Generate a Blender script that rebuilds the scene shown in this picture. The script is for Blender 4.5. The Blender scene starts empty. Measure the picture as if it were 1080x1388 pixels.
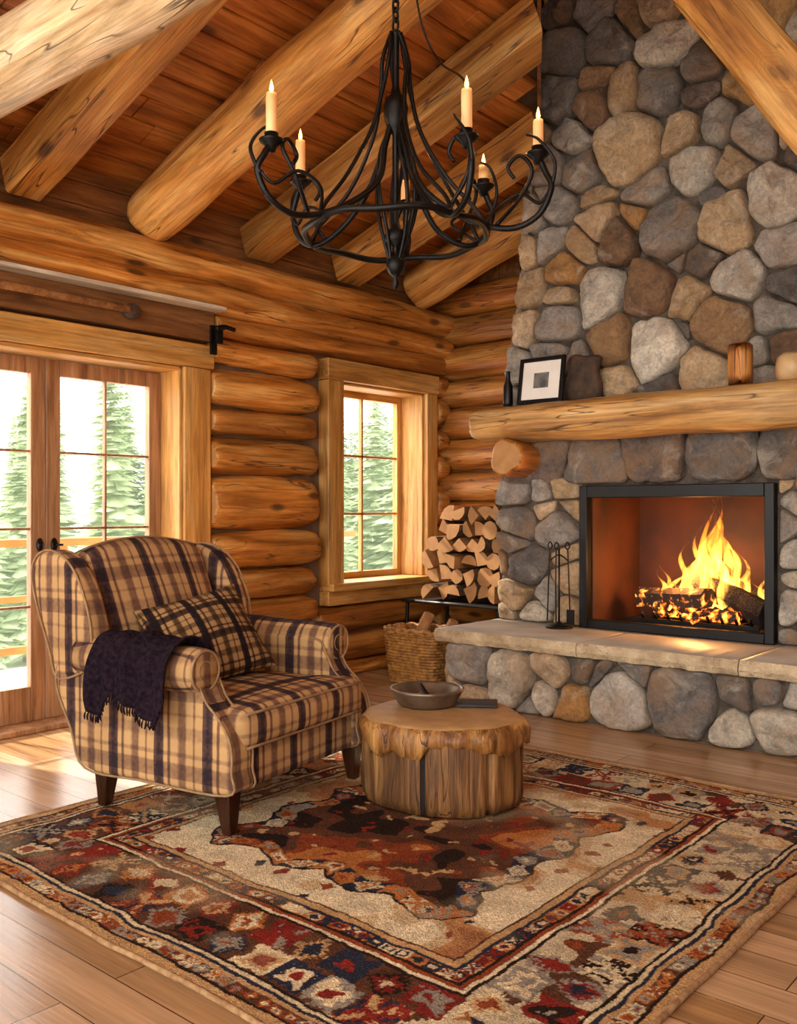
import bpy, bmesh, math, random
import numpy as np
from mathutils import Vector, Matrix, noise, Euler
random.seed(7)
D=bpy.data; S=bpy.context.scene
F=1268.0; CH=1.2; TH=math.atan2(1080,1268); CT=math.cos(TH); ST=math.sin(TH)
# survey helper: a sight line of the site photograph -> point on a room plane
def on_Y(px,py,Y):
    k=(px-540)/F; d=Y/(CT+k*ST); return (d*(k*CT-ST), CH+(690-py)/F*d, F/d)

def lin(c):
    if isinstance(c,str):
        c=c.lstrip('#'); c=[int(c[i:i+2],16)/255 for i in (0,2,4)]
        c=[x/12.92 if x<=.04045 else ((x+.055)/1.055)**2.4 for x in c]
    return tuple(c[:3])+(1.0,)

# ---------------------------------------------------------------- nodes
class NT:
    def __init__(s,name):
        s.m=D.materials.new(name); s.m.use_nodes=True; s.t=s.m.node_tree; s.t.nodes.clear()
        s.out=s.t.nodes.new('ShaderNodeOutputMaterial')
    def n(s,typ,ins=None,**attrs):
        nd=s.t.nodes.new('ShaderNode'+typ)
        for k,v in attrs.items(): setattr(nd,k,v)
        if ins:
            for k,v in ins.items():
                sock=nd.inputs[k]
                if isinstance(v,bpy.types.NodeSocket): s.t.links.new(v,sock)
                else: sock.default_value=v
        return nd
    def math(s,op,a,b=0.0,c=0.0,clamp=False):
        return s.n('Math',{0:a,1:b,2:c},operation=op,use_clamp=clamp).outputs[0]
    def ramp(s,fac,stops,interp='LINEAR'):
        nd=s.n('ValToRGB',{0:fac}); cr=nd.color_ramp; cr.interpolation=interp
        while len(cr.elements)<len(stops): cr.elements.new(.5)
        for e,(p,c) in zip(cr.elements,stops):
            e.position=p; e.color=lin(c) if not isinstance(c,(int,float)) else (c,c,c,1)
        return nd.outputs[0]
    def mix(s,f,a,b,bt='MIX'):
        nd=s.n('Mix',data_type='RGBA',blend_type=bt)
        for i,v in ((0,f),(6,a),(7,b)):
            if isinstance(v,bpy.types.NodeSocket): s.t.links.new(v,nd.inputs[i])
            else: nd.inputs[i].default_value=v if i==0 else lin(v)
        return nd.outputs[2]
    def noise(s,vec,scale,detail=4,rough=.5,dist=0):
        return s.n('TexNoise',{'Vector':vec,'Scale':scale,'Detail':detail,'Roughness':rough,'Distortion':dist}).outputs[0]
    def mapping(s,vec,sc=(1,1,1),loc=(0,0,0),rot=(0,0,0)):
        return s.n('Mapping',{'Vector':vec,'Scale':sc,'Location':loc,'Rotation':rot}).outputs[0]
    def fin(s,col,rough=.5,bump=None,bs=.2,bd=.01,metal=0,spec=.5,emit=None,es=0,coat=0):
        b=s.n('BsdfPrincipled')
        def put(k,v):
            if isinstance(v,bpy.types.NodeSocket): s.t.links.new(v,b.inputs[k])
            else: b.inputs[k].default_value=v
        put('Base Color',col if isinstance(col,bpy.types.NodeSocket) else lin(col))
        put('Roughness',rough); put('Metallic',metal); put('Specular IOR Level',spec)
        put('Coat Weight',coat)
        if emit is not None: put('Emission Color',lin(emit)); put('Emission Strength',es)
        if bump is not None:
            bn=s.n('Bump',{'Strength':bs,'Distance':bd,'Height':bump}); put('Normal',bn.outputs[0])
        s.t.links.new(b.outputs[0],s.out.inputs[0]); return s.m
    def obj(s): return s.n('TexCoord').outputs['Object']

def wood(name,dark,mid,light,axis='X',rough=.45,knots=True,scale=1.0,coat=0,rnd=True,cracks=True):
    t=NT(name); v=t.obj()
    if rnd:
        r=t.n('ObjectInfo').outputs['Random']; r=t.math('MULTIPLY',r,41.0)
        cx=t.n('CombineXYZ',{0:r,1:r,2:r}).outputs[0]
        v=t.n('VectorMath',{0:v,1:cx},operation='ADD').outputs[0]
    def ax(al,ac): return tuple(al if axis==a else ac for a in 'XYZ')
    n1=t.noise(t.mapping(v,ax(.5*scale,5*scale)),2.0,6,.6,.8)
    n2=t.noise(t.mapping(v,ax(2*scale,70*scale)),1.0,4,.6,.2)
    n3=t.noise(v,1.3*scale,3)
    n4=t.noise(t.mapping(v,ax(1.2*scale,14*scale)),1.6,5,.65,1.2)
    col=t.ramp(n1,[(.28,dark),(.48,mid),(.68,light)])
    f2=t.ramp(n2,[(.3,.62),(.6,1.0)])
    col=t.mix(.85,col,f2,'MULTIPLY')
    col=t.mix(.75,col,t.ramp(n4,[(.34,.5),(.5,1.0),(.7,1.2)]),'MULTIPLY')
    f3=t.ramp(n3,[(.3,.68),(.65,1.15)])
    col=t.mix(.85,col,f3,'MULTIPLY')
    hgt=n2
    if knots:
        vo=t.n('TexVoronoi',{'Vector':t.mapping(v,ax(1.8*scale,4.6*scale)),'Scale':1.0})
        kd=vo.outputs['Distance']
        k=t.ramp(kd,[(.08,0.0),(.16,1.0)])
        kr=t.ramp(t.math('FRACT',t.math('MULTIPLY',kd,26)),[(0,.65),(.5,1)])
        near=t.ramp(kd,[(.12,1.0),(.36,0.0)])
        col=t.mix(t.math('MULTIPLY',near,.7),col,t.mix(1,col,kr,'MULTIPLY'))
        col=t.mix(k,t.mix(.88,col,(.07,.026,.01)),col)
    if cracks:
        nc=t.noise(t.mapping(v,ax(.7*scale,9*scale),(3,5,7)),1.3,2,.4,.3)
        cc=t.math('ABSOLUTE',t.math('SUBTRACT',nc,.5))
        cm=t.ramp(cc,[(.0,0.0),(.010,1.0)])
        gate=t.ramp(t.noise(v,2.3,1),[(.44,0.0),(.50,1.0)])
        f=t.math('MULTIPLY',t.math('SUBTRACT',1,cm),gate)
        col=t.mix(t.math('MULTIPLY',f,.9),col,(.04,.018,.008))
        hgt=t.math('SUBTRACT',n2,t.math('MULTIPLY',f,1.5))
    if rnd:
        rr=t.n('ObjectInfo').outputs['Random']
        col=t.mix(1,col,t.ramp(rr,[(0,.8),(1,1.15)]),'MULTIPLY')
    return t.fin(col,rough,hgt,.4,.012,coat=coat)

M={}
M['log']=wood('honey_log','#8a4a16','#cd8436','#ebb668',rough=.38)
M['logb']=wood('amber_log','#7c4016','#b9722c','#dc9f52')
M['pale']=wood('pale_log','#b88c5c','#dcbb8c','#efd8b4')
M['raft']=wood('rafter_wood','#8a501e','#ca883c','#e8b468')
M['mantel']=wood('mantel_wood','#a46a32','#dca45c','#f0c88a')
M['ceil']=wood('ceiling_board','#743a12','#b5692a','#d68c42',axis='Y',rnd=False,cracks=False)
M['trim']=wood('trim_pine','#b07430','#d89c4e','#e8ba74',axis='Z',knots=False,cracks=False)
M['trimy']=wood('trim_pine_h','#b07430','#d89c4e','#e8ba74',axis='Y',knots=False,cracks=False)
M['door']=wood('door_wood','#8a5c38','#b07e54','#c6986e',axis='Z',knots=False,cracks=False)
M['fascia']=wood('fascia_wood','#5c3418','#8c5a30','#a87444',axis='Y',cracks=False)
M['stump']=wood('stump_wood','#3c2410','#7a5028','#b2824a',axis='Z',scale=1.6,rough=.5)
M['bark']=wood('bark_edge','#4a2c14','#8e5c2a','#c4904c',axis='Z',scale=1.5,rough=.45)
M['legs']=wood('leg_wood','#1c0c06','#301608','#40200e',axis='Z',knots=False,cracks=False,rough=.3)
M['cream']=wood('cream_board','#c8b498','#e2d3bb','#f0e6d4',axis='Y',knots=False,cracks=False)

def endgrain(name,a,b,axis='X'):
    t=NT(name); v=t.obj(); sp=t.n('SeparateXYZ',{0:v}).outputs
    pr=[i for i,x in enumerate('XYZ') if x!=axis]
    p=sp[pr[0]]; q=sp[pr[1]]
    r=t.math('SQRT',t.math('ADD',t.math('MULTIPLY',p,p),t.math('MULTIPLY',q,q)))
    r=t.math('ADD',r,t.math('MULTIPLY',t.noise(v,9,2),.02))
    w=t.math('FRACT',t.math('MULTIPLY',r,75))
    col=t.mix(t.noise(v,14,4),a,b)
    col=t.mix(.5,col,t.ramp(w,[(0,.7),(.6,1)]),'MULTIPLY')
    return t.fin(col,.6,w,.1,.002)
M['end']=endgrain('log_end_grain','#9c6830','#cc9c60')
M['fwend']=endgrain('firewood_end','#8e5e30','#c4925a','Y')

def simple(name,c1,c2=None,sc=8,rough=.6,bs=.2,metal=0,spec=.5,detail=4,bd=.004,**k):
    t=NT(name); v=t.obj(); n=t.noise(v,sc,detail)
    col=t.mix(t.ramp(n,[(.35,0.0),(.65,1.0)]),c1,c2 or c1)
    return t.fin(col,rough,t.noise(v,sc*6,4),bs,bd,metal,spec,**k)
M['iron']=simple('wrought_iron','#0c0b0b','#1a1614',20,.42,.3,.6)
M['blackm']=simple('black_steel','#0b0a0a','#141212',10,.4,.1,.3)
M['standm']=simple('stand_steel','#2a2624','#3c3632',10,.4,.1,.4)
M['chink']=simple('chinking','#5e4936','#7c644c',5,.9,.4)
M['mortar']=simple('mortar','#4a4036','#665b4e',12,.95,.9,bd=.012)
M['wax']=simple('candle_wax','#d8a86c','#ecc48c',6,.5,.05,emit='#ff8a30',es=.22)
M['slab']=simple('hearth_slab','#948b7d','#bcb1a0',3,.42,.5,bd=.008)
M['slabedge']=simple('slab_edge','#a89070','#d2bd98',9,.8,.9,bd=.02)
M['char']=simple('charred_wood','#0d0806','#2a1a12',14,.9,1,bd=.02)
M['fwbark']=simple('firewood_bark','#3c2a1c','#6e4f34',16,.9,1,bd=.01)
M['fwside']=simple('firewood_split','#8c5a2c','#b88450',9,.8,.6)
M['wick']=simple('wicker','#7c4e22','#b8863e',30,.6,.4)
M['pan']=simple('aged_metal','#6a5a4a','#8c7c68',10,.38,.2,.6)
M['pani']=simple('pan_inside','#57483a','#6e5d4c',10,.5,.2,.3)
M['book']=simple('slate_cloth','#1c1e22','#2a2c30',10,.6,.2)
M['dkwood']=simple('dark_old_wood','#3a2a1e','#5c4634',14,.8,.8,bd=.01)
M['white']=simple('mat_board','#e6e0d4','#efeae0',8,.7,.05)
M['photo']=simple('print_grey','#4a4a48','#8a8a84',12,.5,.05)
M['ceramic']=simple('cream_ceramic','#b4905e','#d0ac7c',9,.4,.2)
M['throw']=simple('plum_knit','#1c141e','#3a2a36',60,1.0,1,bd=.016,spec=.1)
M['pipe']=simple('piping_cord','#8a6a4c','#a08058',30,.85,.3)
M['ground']=simple('snowy_ground','#e2e6da','#f0f2ec',.6,.9,.2)
M['foliage']=simple('hazed_foliage','#7e9066','#b4c29a',1.2,.9,.3,spec=.1,emit='#dfe6d4',es=.15)  # aerial haze put into the material: paler green plus a faint emission
M['trunk']=simple('hazed_trunk','#8a7a6c','#a89888',3,.9,.3,emit='#dfe6d4',es=.15)  # same painted haze: pale bark with a faint glow of its own
M['deck']=simple('deck_wood','#a4642c','#c08040',4,.7,.2)
M['deckwhite']=simple('deck_white','#e8e4dc','#f4f0ea',2,.8,.3)  # deck top coloured near white so it reads as overexposed daylight
M['handle']=simple('door_handle_metal','#1c1a18','#2a2622',10,.35,.05,.8)
M['firebrick']=simple('firebox_panel','#2e1407','#56290c',2.5,.7,.4)
M['fringe']=simple('rug_binding','#8a6440','#b08c62',40,.95,.6)

t=NT('window_glass'); g=t.n('BsdfGlass',{'Color':(1,1,1,1),'Roughness':0,'IOR':1.01}); tr=t.n('BsdfTransparent')
mx=t.n('MixShader',{0:.85}); t.t.links.new(g.outputs[0],mx.inputs[1]); t.t.links.new(tr.outputs[0],mx.inputs[2]); t.t.links.new(mx.outputs[0],t.out.inputs[0]); M['glass']=t.m

# stone
t=NT('river_stone'); v=t.obj(); a=t.n('Attribute',attribute_name='Col').outputs['Color']
n=t.noise(v,8,9,.72,.6); n2=t.noise(v,45,6,.75)
col=t.mix(.9,a,t.ramp(n,[(.30,.45),(.5,1.0),(.72,1.5)]),'MULTIPLY')
col=t.mix(.6,col,t.ramp(n2,[(.35,.5),(.65,1.32)]),'MULTIPLY')
st=t.ramp(t.noise(v,3.5,5,.65,.6),[(.48,0.0),(.66,.5)])
col=t.mix(st,col,'#b08656')
st2=t.ramp(t.noise(t.mapping(v,(1,1,1),(9,4,2)),5,5,.65,.8),[(.55,0.0),(.7,.5)])
col=t.mix(st2,col,'#ddd3c0')
M['stone']=t.fin(col,.7,t.math('ADD',n,t.math('MULTIPLY',n2,.4)),1.0,.036)

# floor boards
t=NT('floor_boards'); v=t.obj()
br=t.n('TexBrick',{'Vector':v,'Color1':lin('#c8a078'),'Color2':lin('#a47a4e'),'Mortar':lin('#4a2c14'),'Scale':1.0,'Mortar Size':.0022,'Mortar Smooth':.3,'Bias':0.0,'Brick Width':2.1,'Row Height':.15},offset=.37)
g1=t.noise(t.mapping(v,(.7,9,1)),2,6,.6,.7); g2=t.noise(t.mapping(v,(2.5,70,1)),1,4)
col=t.mix(.85,br.outputs[0],t.ramp(g1,[(.3,.6),(.7,1.2)]),'MULTIPLY')
col=t.mix(.65,col,t.ramp(g2,[(.3,.65),(.65,1.05)]),'MULTIPLY')
M['floor']=t.fin(col,t.ramp(g1,[(.2,.16),(.8,.28)]),t.math('SUBTRACT',g2,t.math('MULTIPLY',br.outputs[1],2)),.10,.005)

# plaid
def plaid(name,base,mid,dark,per,w=.8,wz=.5):
    t=NT(name); v=t.obj(); sp=t.n('SeparateXYZ',{0:v}).outputs
    nm=t.n('SeparateXYZ',{0:t.n('TexCoord').outputs['Normal']}).outputs
    acc=None
    wob=t.math('MULTIPLY',t.noise(v,5,2),.014)
    for i in range(3):
        fr=t.math('FRACT',t.math('ADD',t.math('DIVIDE',t.math('ADD',sp[i],wob),per[i]),20.35))
        r=t.ramp(fr,[(0,.75),(.10,.95),(.19,.85),(.22,0.0),(.28,0.0),(.30,.65),(.33,.65),(.36,0.0),(.48,.0),(.54,.55),(.65,.55),(.69,.0),(.80,.0),(.83,.6),(.87,.0)])
        gt=t.math('LESS_THAN',t.math('ABSOLUTE',nm[i]),.72)
        e=t.math('SUBTRACT',1,t.math('MULTIPLY',t.math('MULTIPLY',r,gt),w if i!=2 else w*wz))
        acc=e if acc is None else t.math('MULTIPLY',acc,e)
    dk=t.math('SUBTRACT',1,acc)
    dk=t.math('ADD',dk,t.math('MULTIPLY',t.math('SUBTRACT',t.noise(v,60,3),.5),.3))
    col=t.ramp(dk,[(.05,base),(.5,mid),(.85,dark)])
    col=t.mix(.5,col,t.ramp(t.noise(v,4,3),[(.35,.78),(.65,1.1)]),'MULTIPLY')
    wv=t.noise(v,260,2)
    return t.fin(col,.95,wv,.5,.003,spec=.2)
M['plaid']=plaid('plaid_wool','#c29a68','#7c5a44','#2e2228',(.24,.24,.29),.86,.5)
M['plaid2']=plaid('plaid_pillow','#a07a50','#50361e','#1a1012',(.15,.15,.15),.92,.8)

# flame volume
t=NT('flame'); v=t.n('TexCoord').outputs['Object']; z=t.n('SeparateXYZ',{0:v}).outputs[2]
c=t.ramp(z,[(.0,(1,.44,.06)),(.28,(1,.42,.045)),(.48,(1,.28,.018)),(.74,(1,.12,.005))])
nz=t.ramp(t.noise(t.mapping(v,(9,9,4)),2.2,4,.6,.8),[(.38,.15),(.60,1.4)])
e=t.math('MULTIPLY',nz,t.math('MULTIPLY_ADD',z,-50,98))
em=t.n('Emission',{'Color':c,'Strength':e}); t.t.links.new(em.outputs[0],t.out.inputs['Volume']); M['flame']=t.m
t=NT('candle_flame'); em=t.n('Emission',{'Color':(1,.50,.12,1),'Strength':9.}); t.t.links.new(em.outputs[0],t.out.inputs[0]); M['cflame']=t.m
def ember(name,s,lo,hi):
    t=NT(name); v=t.obj(); n=t.noise(v,22,4)
    col=t.ramp(n,[(.42,(.02,.008,.004)),(.55,(1,.16,.01)),(.7,(1,.5,.08))])
    b=t.n('BsdfPrincipled',{'Base Color':(.045,.025,.016,1),'Roughness':.9,'Emission Color':col})
    t.t.links.new(t.math('MULTIPLY',t.ramp(n,[(lo,0.0),(hi,1.0)]),s),b.inputs['Emission Strength']); t.t.links.new(b.outputs[0],t.out.inputs[0]); M[name]=t.m
ember('ember',5,.45,.6); ember('charglow',2.2,.54,.68)

# ---------------------------------------------------------------- mesh builder
def empty(name,loc=(0,0,0),rot=(0,0,0)):
    o=D.objects.new(name,None); o.location=loc; o.rotation_euler=rot; S.collection.objects.link(o); o.empty_display_size=.1; return o
def catmull(P,n=8,cyc=False):
    P=[Vector(p) for p in P]; out=[]; m=len(P); rng=range(m if cyc else m-1)
    for i in rng:
        g=(lambda j:P[j%m]) if cyc else (lambda j:P[max(0,min(m-1,j))])
        a,b,c,d=g(i-1),g(i),g(i+1),g(i+2)
        for k in range(n):
            u=k/n; out.append(.5*((2*b)+(c-a)*u+(2*a-5*b+4*c-d)*u*u+(3*b-a-3*c+d)*u**3))
    if not cyc: out.append(P[-1])
    return out
class MB:
    def __init__(s): s.v=[];s.f=[];s.mi=[];s.sm=[];s.mats=[];s.col=[];s.usecol=False
    def add(s,V,Fc,mat,T=None,smooth=True,col=(1,1,1)):
        o=len(s.v)
        for p in V:
            p=Vector(p); s.v.append(T@p if T is not None else p); s.col.append(col)
        if mat not in s.mats: s.mats.append(mat)
        k=s.mats.index(mat)
        for f in Fc: s.f.append([i+o for i in f]); s.mi.append(k); s.sm.append(smooth)
    def box(s,x0,x1,y0,y1,z0,z1,mat,T=None):
        V=[(x,y,z) for z in (z0,z1) for y in (y0,y1) for x in (x0,x1)]
        s.add(V,[(0,2,3,1),(4,5,7,6),(0,1,5,4),(2,6,7,3),(0,4,6,2),(1,3,7,5)],mat,T,False)
    def tube(s,P,r,mat,n=8,cyc=False,T=None,cap=True):
        P=[Vector(p) for p in P]; m=len(P); V=[];Fc=[]
        R=r if hasattr(r,'__len__') else [r]*m
        pn=None
        for i,p in enumerate(P):
            a=P[(i-1)%m] if (cyc or i>0) else p; b=P[(i+1)%m] if (cyc or i<m-1) else p
            tg=(b-a).normalized() if (b-a).length>1e-9 else Vector((0,0,1))
            if pn is None:
                up=Vector((0,0,1)) if abs(tg.z)<.9 else Vector((1,0,0)); nr=(up-tg*up.dot(tg)).normalized()
            else:
                nr=pn-tg*pn.dot(tg); nr=nr.normalized() if nr.length>1e-6 else pn
            pn=nr; bn=tg.cross(nr)
            for j in range(n):
                an=2*math.pi*j/n; V.append(p+(nr*math.cos(an)+bn*math.sin(an))*R[i])
        for i in range(m if cyc else m-1):
            for j in range(n):
                a=i*n+j;b=i*n+(j+1)%n;c=((i+1)%m)*n+(j+1)%n;d=((i+1)%m)*n+j; Fc.append((a,b,c,d))
        if cap and not cyc: Fc.append(tuple(range(n))[::-1]); Fc.append(tuple((m-1)*n+j for j in range(n)))
        s.add(V,Fc,mat,T)
    def lathe(s,prof,mat,n=24,T=None,sx=1,sy=1):
        V=[];Fc=[];m=len(prof)
        for r,z in prof:
            for j in range(n):
                a=2*math.pi*j/n; V.append((r*math.cos(a)*sx,r*math.sin(a)*sy,z))
        for i in range(m-1):
            for j in range(n): Fc.append((i*n+j,i*n+(j+1)%n,(i+1)*n+(j+1)%n,(i+1)*n+j))
        Fc.append(tuple(range(n))[::-1]); Fc.append(tuple((m-1)*n+j for j in range(n)))
        s.add(V,Fc,mat,T)
    def rbox(s,hx,hy,hz,r,mat,T=None,bulge=(0,0,0),n=14,fn=None):
        V=[];Fc=[];idx={}
        def key(p): return tuple(round(c,5) for c in p)
        h=Vector((hx,hy,hz))
        def put(p):
            k=key(p)
            if k in idx: return idx[k]
            w=Vector((p[i]*h[i] for i in range(3)))
            q=Vector([max(-(h[i]-r),min(h[i]-r,w[i])) for i in range(3)])
            d=w-q; o=q+(d.normalized()*r if d.length>1e-9 else d)
            u=[1-p[i]**2 for i in range(3)]
            o.x+=(1 if p[0]>0 else -1)*bulge[0]*u[1]*u[2]*abs(p[0])
            o.y+=(1 if p[1]>0 else -1)*bulge[1]*u[0]*u[2]*abs(p[1])
            o.z+=(1 if p[2]>0 else -1)*bulge[2]*u[0]*u[1]*abs(p[2])
            if fn: o=fn(o,p)
            idx[k]=len(V); V.append(o); return idx[k]
        g=[math.sin((-1+2*i/n)*math.pi/2) for i in range(n+1)]
        for ax in range(3):
            for sg in (-1,1):
                for i in range(n):
                    for j in range(n):
                        q=[]
                        for (a,b) in ((i,j),(i+1,j),(i+1,j+1),(i,j+1)):
                            p=[0,0,0]; p[ax]=sg; p[(ax+1)%3]=g[a]; p[(ax+2)%3]=g[b]; q.append(put(p))
                        Fc.append(tuple(q if sg>0 else q[::-1]))
        s.add(V,Fc,mat,T)
    def slab(s,prof,y0,y1,mat,T=None):
        n=len(prof); V=[(x,y0,z) for x,z in prof]+[(x,y1,z) for x,z in prof]
        Fc=[tuple(range(n)),tuple(range(n,2*n))[::-1]]+[(i,i+n,(i+1)%n+n,(i+1)%n) for i in range(n)]
        s.add(V,Fc,mat,T,True)
    def build(s,name,parent=None,loc=(0,0,0),rot=(0,0,0),bevel=0,bseg=2,origin=None):
        me=D.meshes.new(name); V=s.v
        if origin is not None:
            og=Vector(origin); V=[v-og for v in V]; loc=origin
        me.from_pydata([tuple(v) for v in V],[],s.f)
        for m in s.mats: me.materials.append(M[m])
        me.polygons.foreach_set('material_index',s.mi); me.polygons.foreach_set('use_smooth',s.sm)
        if s.usecol:
            ca=me.color_attributes.new('Col','FLOAT_COLOR','POINT')
            ca.data.foreach_set('color',np.array([list(c[:3])+[1] for c in s.col],dtype=np.float32).ravel())
        bm=bmesh.new(); bm.from_mesh(me); bmesh.ops.recalc_face_normals(bm,faces=bm.faces); bm.to_mesh(me); bm.free()
        me.update(); o=D.objects.new(name,me); S.collection.objects.link(o); o.location=loc; o.rotation_euler=rot
        if parent: o.parent=parent
        if bevel:
            b=o.modifiers.new('b','BEVEL'); b.width=bevel; b.segments=bseg; b.limit_method='ANGLE'; b.angle_limit=math.radians(40)
            me.set_sharp_from_angle(angle=math.radians(50)) if hasattr(me,'set_sharp_from_angle') else None
        return o

def axmat(p0,p1):
    p0=Vector(p0);p1=Vector(p1); x=(p1-p0).normalized(); up=Vector((0,0,1))
    if abs(x.z)>.95: up=Vector((0,1,0))
    z=(up-x*up.dot(x)).normalized(); y=z.cross(x)
    m=Matrix((x,y,z)).transposed().to_4x4(); m.translation=p0; return m,(p1-p0).length
def log(name,p0,p1,r,mat,parent=None,rz=None,end='end',n=26,wob=.010,sq=2.0,taper=0,rend=.03,segl=.12):
    rz=rz or r; m,L=axmat(p0,p1); V=[];Fc=[]
    k=max(4,int(L/segl)); xs=[0,.012,rend*1.2]+[rend*1.2+(L-2.4*rend)*i/k for i in range(1,k)]+[L-rend*1.2,L-.012,L]
    sd=random.uniform(0,100)
    for i,x in enumerate(xs):
        e=min(x,L-x); f=1 if e>=rend else .84+.16*math.sqrt(max(0,1-(1-e/rend)**2))
        f*=1-taper*x/L
        for j in range(n):
            a=2*math.pi*j/n; ca,sa=math.cos(a),math.sin(a)
            q=(abs(ca)**sq+abs(sa)**sq)**(-1/sq) if sq!=2 else 1
            w=noise.noise(Vector((x*1.6+sd,ca*1.1,sa*1.1)))*wob*2+noise.noise(Vector((x*6+sd,ca*3,sa*3)))*wob*.5
            off=noise.noise(Vector((x*.7+sd,7,3)))*wob*1.2
            V.append((x,(r*q*f+w)*ca+off,(rz*q*f+w)*sa))
    m_=len(xs)
    for i in range(m_-1):
        for j in range(n): Fc.append((i*n+j,i*n+(j+1)%n,(i+1)*n+(j+1)%n,(i+1)*n+j))
    b=MB(); b.add(V,Fc,mat)
    b.f.append(list(range(n))[::-1]); b.f.append([(m_-1)*n+j for j in range(n)]); b.mats.append(end); b.mi+= [1,1]; b.sm+=[False,False]
    ob=b.build(name,parent); ob.matrix_world=m
    if parent: ob.matrix_parent_inverse=Matrix()
    return ob
def beam(name,p0,p1,w,h,mat,parent=None,skew=0.0):
    m,L=axmat(p0,p1); b=MB(); k=max(4,int(L/.15)); V=[];Fc=[]; sd=random.uniform(0,99)
    cs=[(-1,-.86),(-.86,-1),(.86,-1),(1,-.86),(1,.86),(.86,1),(-.86,1),(-1,.86)]; n=8
    for i in range(k+1):
        for (a,c) in cs:
            y=a*w/2; x=L*i/k+(skew*y if i==k else 0)
            V.append((x,y+.006*noise.noise(Vector((x*3+sd,a,c))),c*h/2+.006*noise.noise(Vector((x*3+sd,a+5,c)))))
    for i in range(k):
        for j in range(n): Fc.append((i*n+j,i*n+(j+1)%n,(i+1)*n+(j+1)%n,(i+1)*n+j))
    b.add(V,Fc,mat,None,False)
    b.f.append(list(range(n))[::-1]); b.f.append([k*n+j for j in range(n)]); b.mats.append('end'); b.mi+=[1,1]; b.sm+=[False,False]
    ob=b.build(name,parent); ob.matrix_world=m
    if parent: ob.matrix_parent_inverse=Matrix()
    return ob
def boxes(name,lst,mat,parent=None,bevel=0):
    b=MB()
    for q in lst: b.box(*q,mat)
    return b.build(name,parent,bevel=bevel)

# ================================================================ ROOM
LW=-4.72; BW=6.16
boxes('floor',[(-5.0,3.2,-2.0,6.4,-.08,0)],'floor')
# left wall
wl=empty('wall_left')
boxes('core',[(-4.98,-4.76,-2.0,1.72,0,2.78),(-4.98,-4.76,1.72,3.68,2.14,2.78),(-4.98,-4.76,3.68,4.80,0,2.78),
 (-4.98,-4.76,4.80,5.92,2.2,2.78),(-4.98,-4.76,4.80,5.92,0,.58),(-4.98,-4.76,5.92,6.22,0,2.78)],'chink',wl)
b=MB()
for k in range(3):
    b.box(-4.98,-4.77,-2.0,6.22,2.781+k*.13,2.781+k*.13+.126,'fascia')
b.build('upper_boards',wl,bevel=.004)
zb=[2.29,2.105,1.852,1.662,1.419,1.057,.81,.614,.414,.2,0.0]
for i in range(len(zb)-1):
    z0,z1=zb[i+1],zb[i]; zc_=(z0+z1)/2; hz=(z1-z0)/2
    log('log_mid_%d'%i,(-4.76,3.70,zc_),(-4.76,4.60+random.uniform(-.02,.03),zc_),.13,'log',wl,rz=hz*.95,rend=.06,wob=.013)
    log('log_end_%d'%i,(-4.76,5.97,zc_),(-4.76,6.12,zc_),.12,'logb',wl,rz=hz*.97)
    log('log_near_%d'%i,(-4.76,-2.0,zc_),(-4.76,1.69,zc_),.13,'log',wl,rz=hz*.97)
for zz,hz in ((.40,.095),(.20,.10),(.02,.08)):
    log('log_under_window',(-4.76,4.62,zz),(-4.76,6.0,zz),.12,'logb',wl,rz=hz)
log('plate_lower_b',(-4.76,3.72,2.365),(-4.76,6.12,2.365),.12,'logb',wl,rz=.075)
log('plate_lower',(-4.76,-2.0,2.52),(-4.76,6.14,2.52),.15,'log',wl,rz=.098)
log('plate_upper',(-4.76,-2.0,2.705),(-4.76,6.14,2.705),.18,'log',wl,rz=.105)
# back wall
wb=empty('wall_back')
boxes('core',[(-5.0,3.2,6.22,6.4,0,5.2)],'chink',wb)
z=0.02;i=0
while z<3.0:
    h=.25*random.uniform(.92,1.08)
    log('log_%d'%i,(-4.85,6.2,z+h/2),(-3.2,6.2,z+h/2),.14,'logb',wb,rz=h/2*.98,wob=.014)
    log('log_r_%d'%i,(-1.3,6.2,z+h/2),(3.1,6.2,z+h/2),.14,'logb',wb,rz=h/2*.98,wob=.014)
    z+=h;i+=1
b=MB()
for k in range(0,16):
    b.box(-4.8+.2*k,-4.8+.2*k+.19,6.17,6.22,z,5.2,'fascia')
b.build('gable_boards',wb)
# right wall, out of the photograph
wr=empty('wall_right')
boxes('core',[(3.2,3.4,-2.0,6.4,0,5.2)],'chink',wr)
for i in range(18): log('log_%d'%i,(3.2,-2.0,.145+.29*i),(3.2,6.3,.145+.29*i),.13,'logb',wr,rz=.142,segl=.4,n=16)
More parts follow.
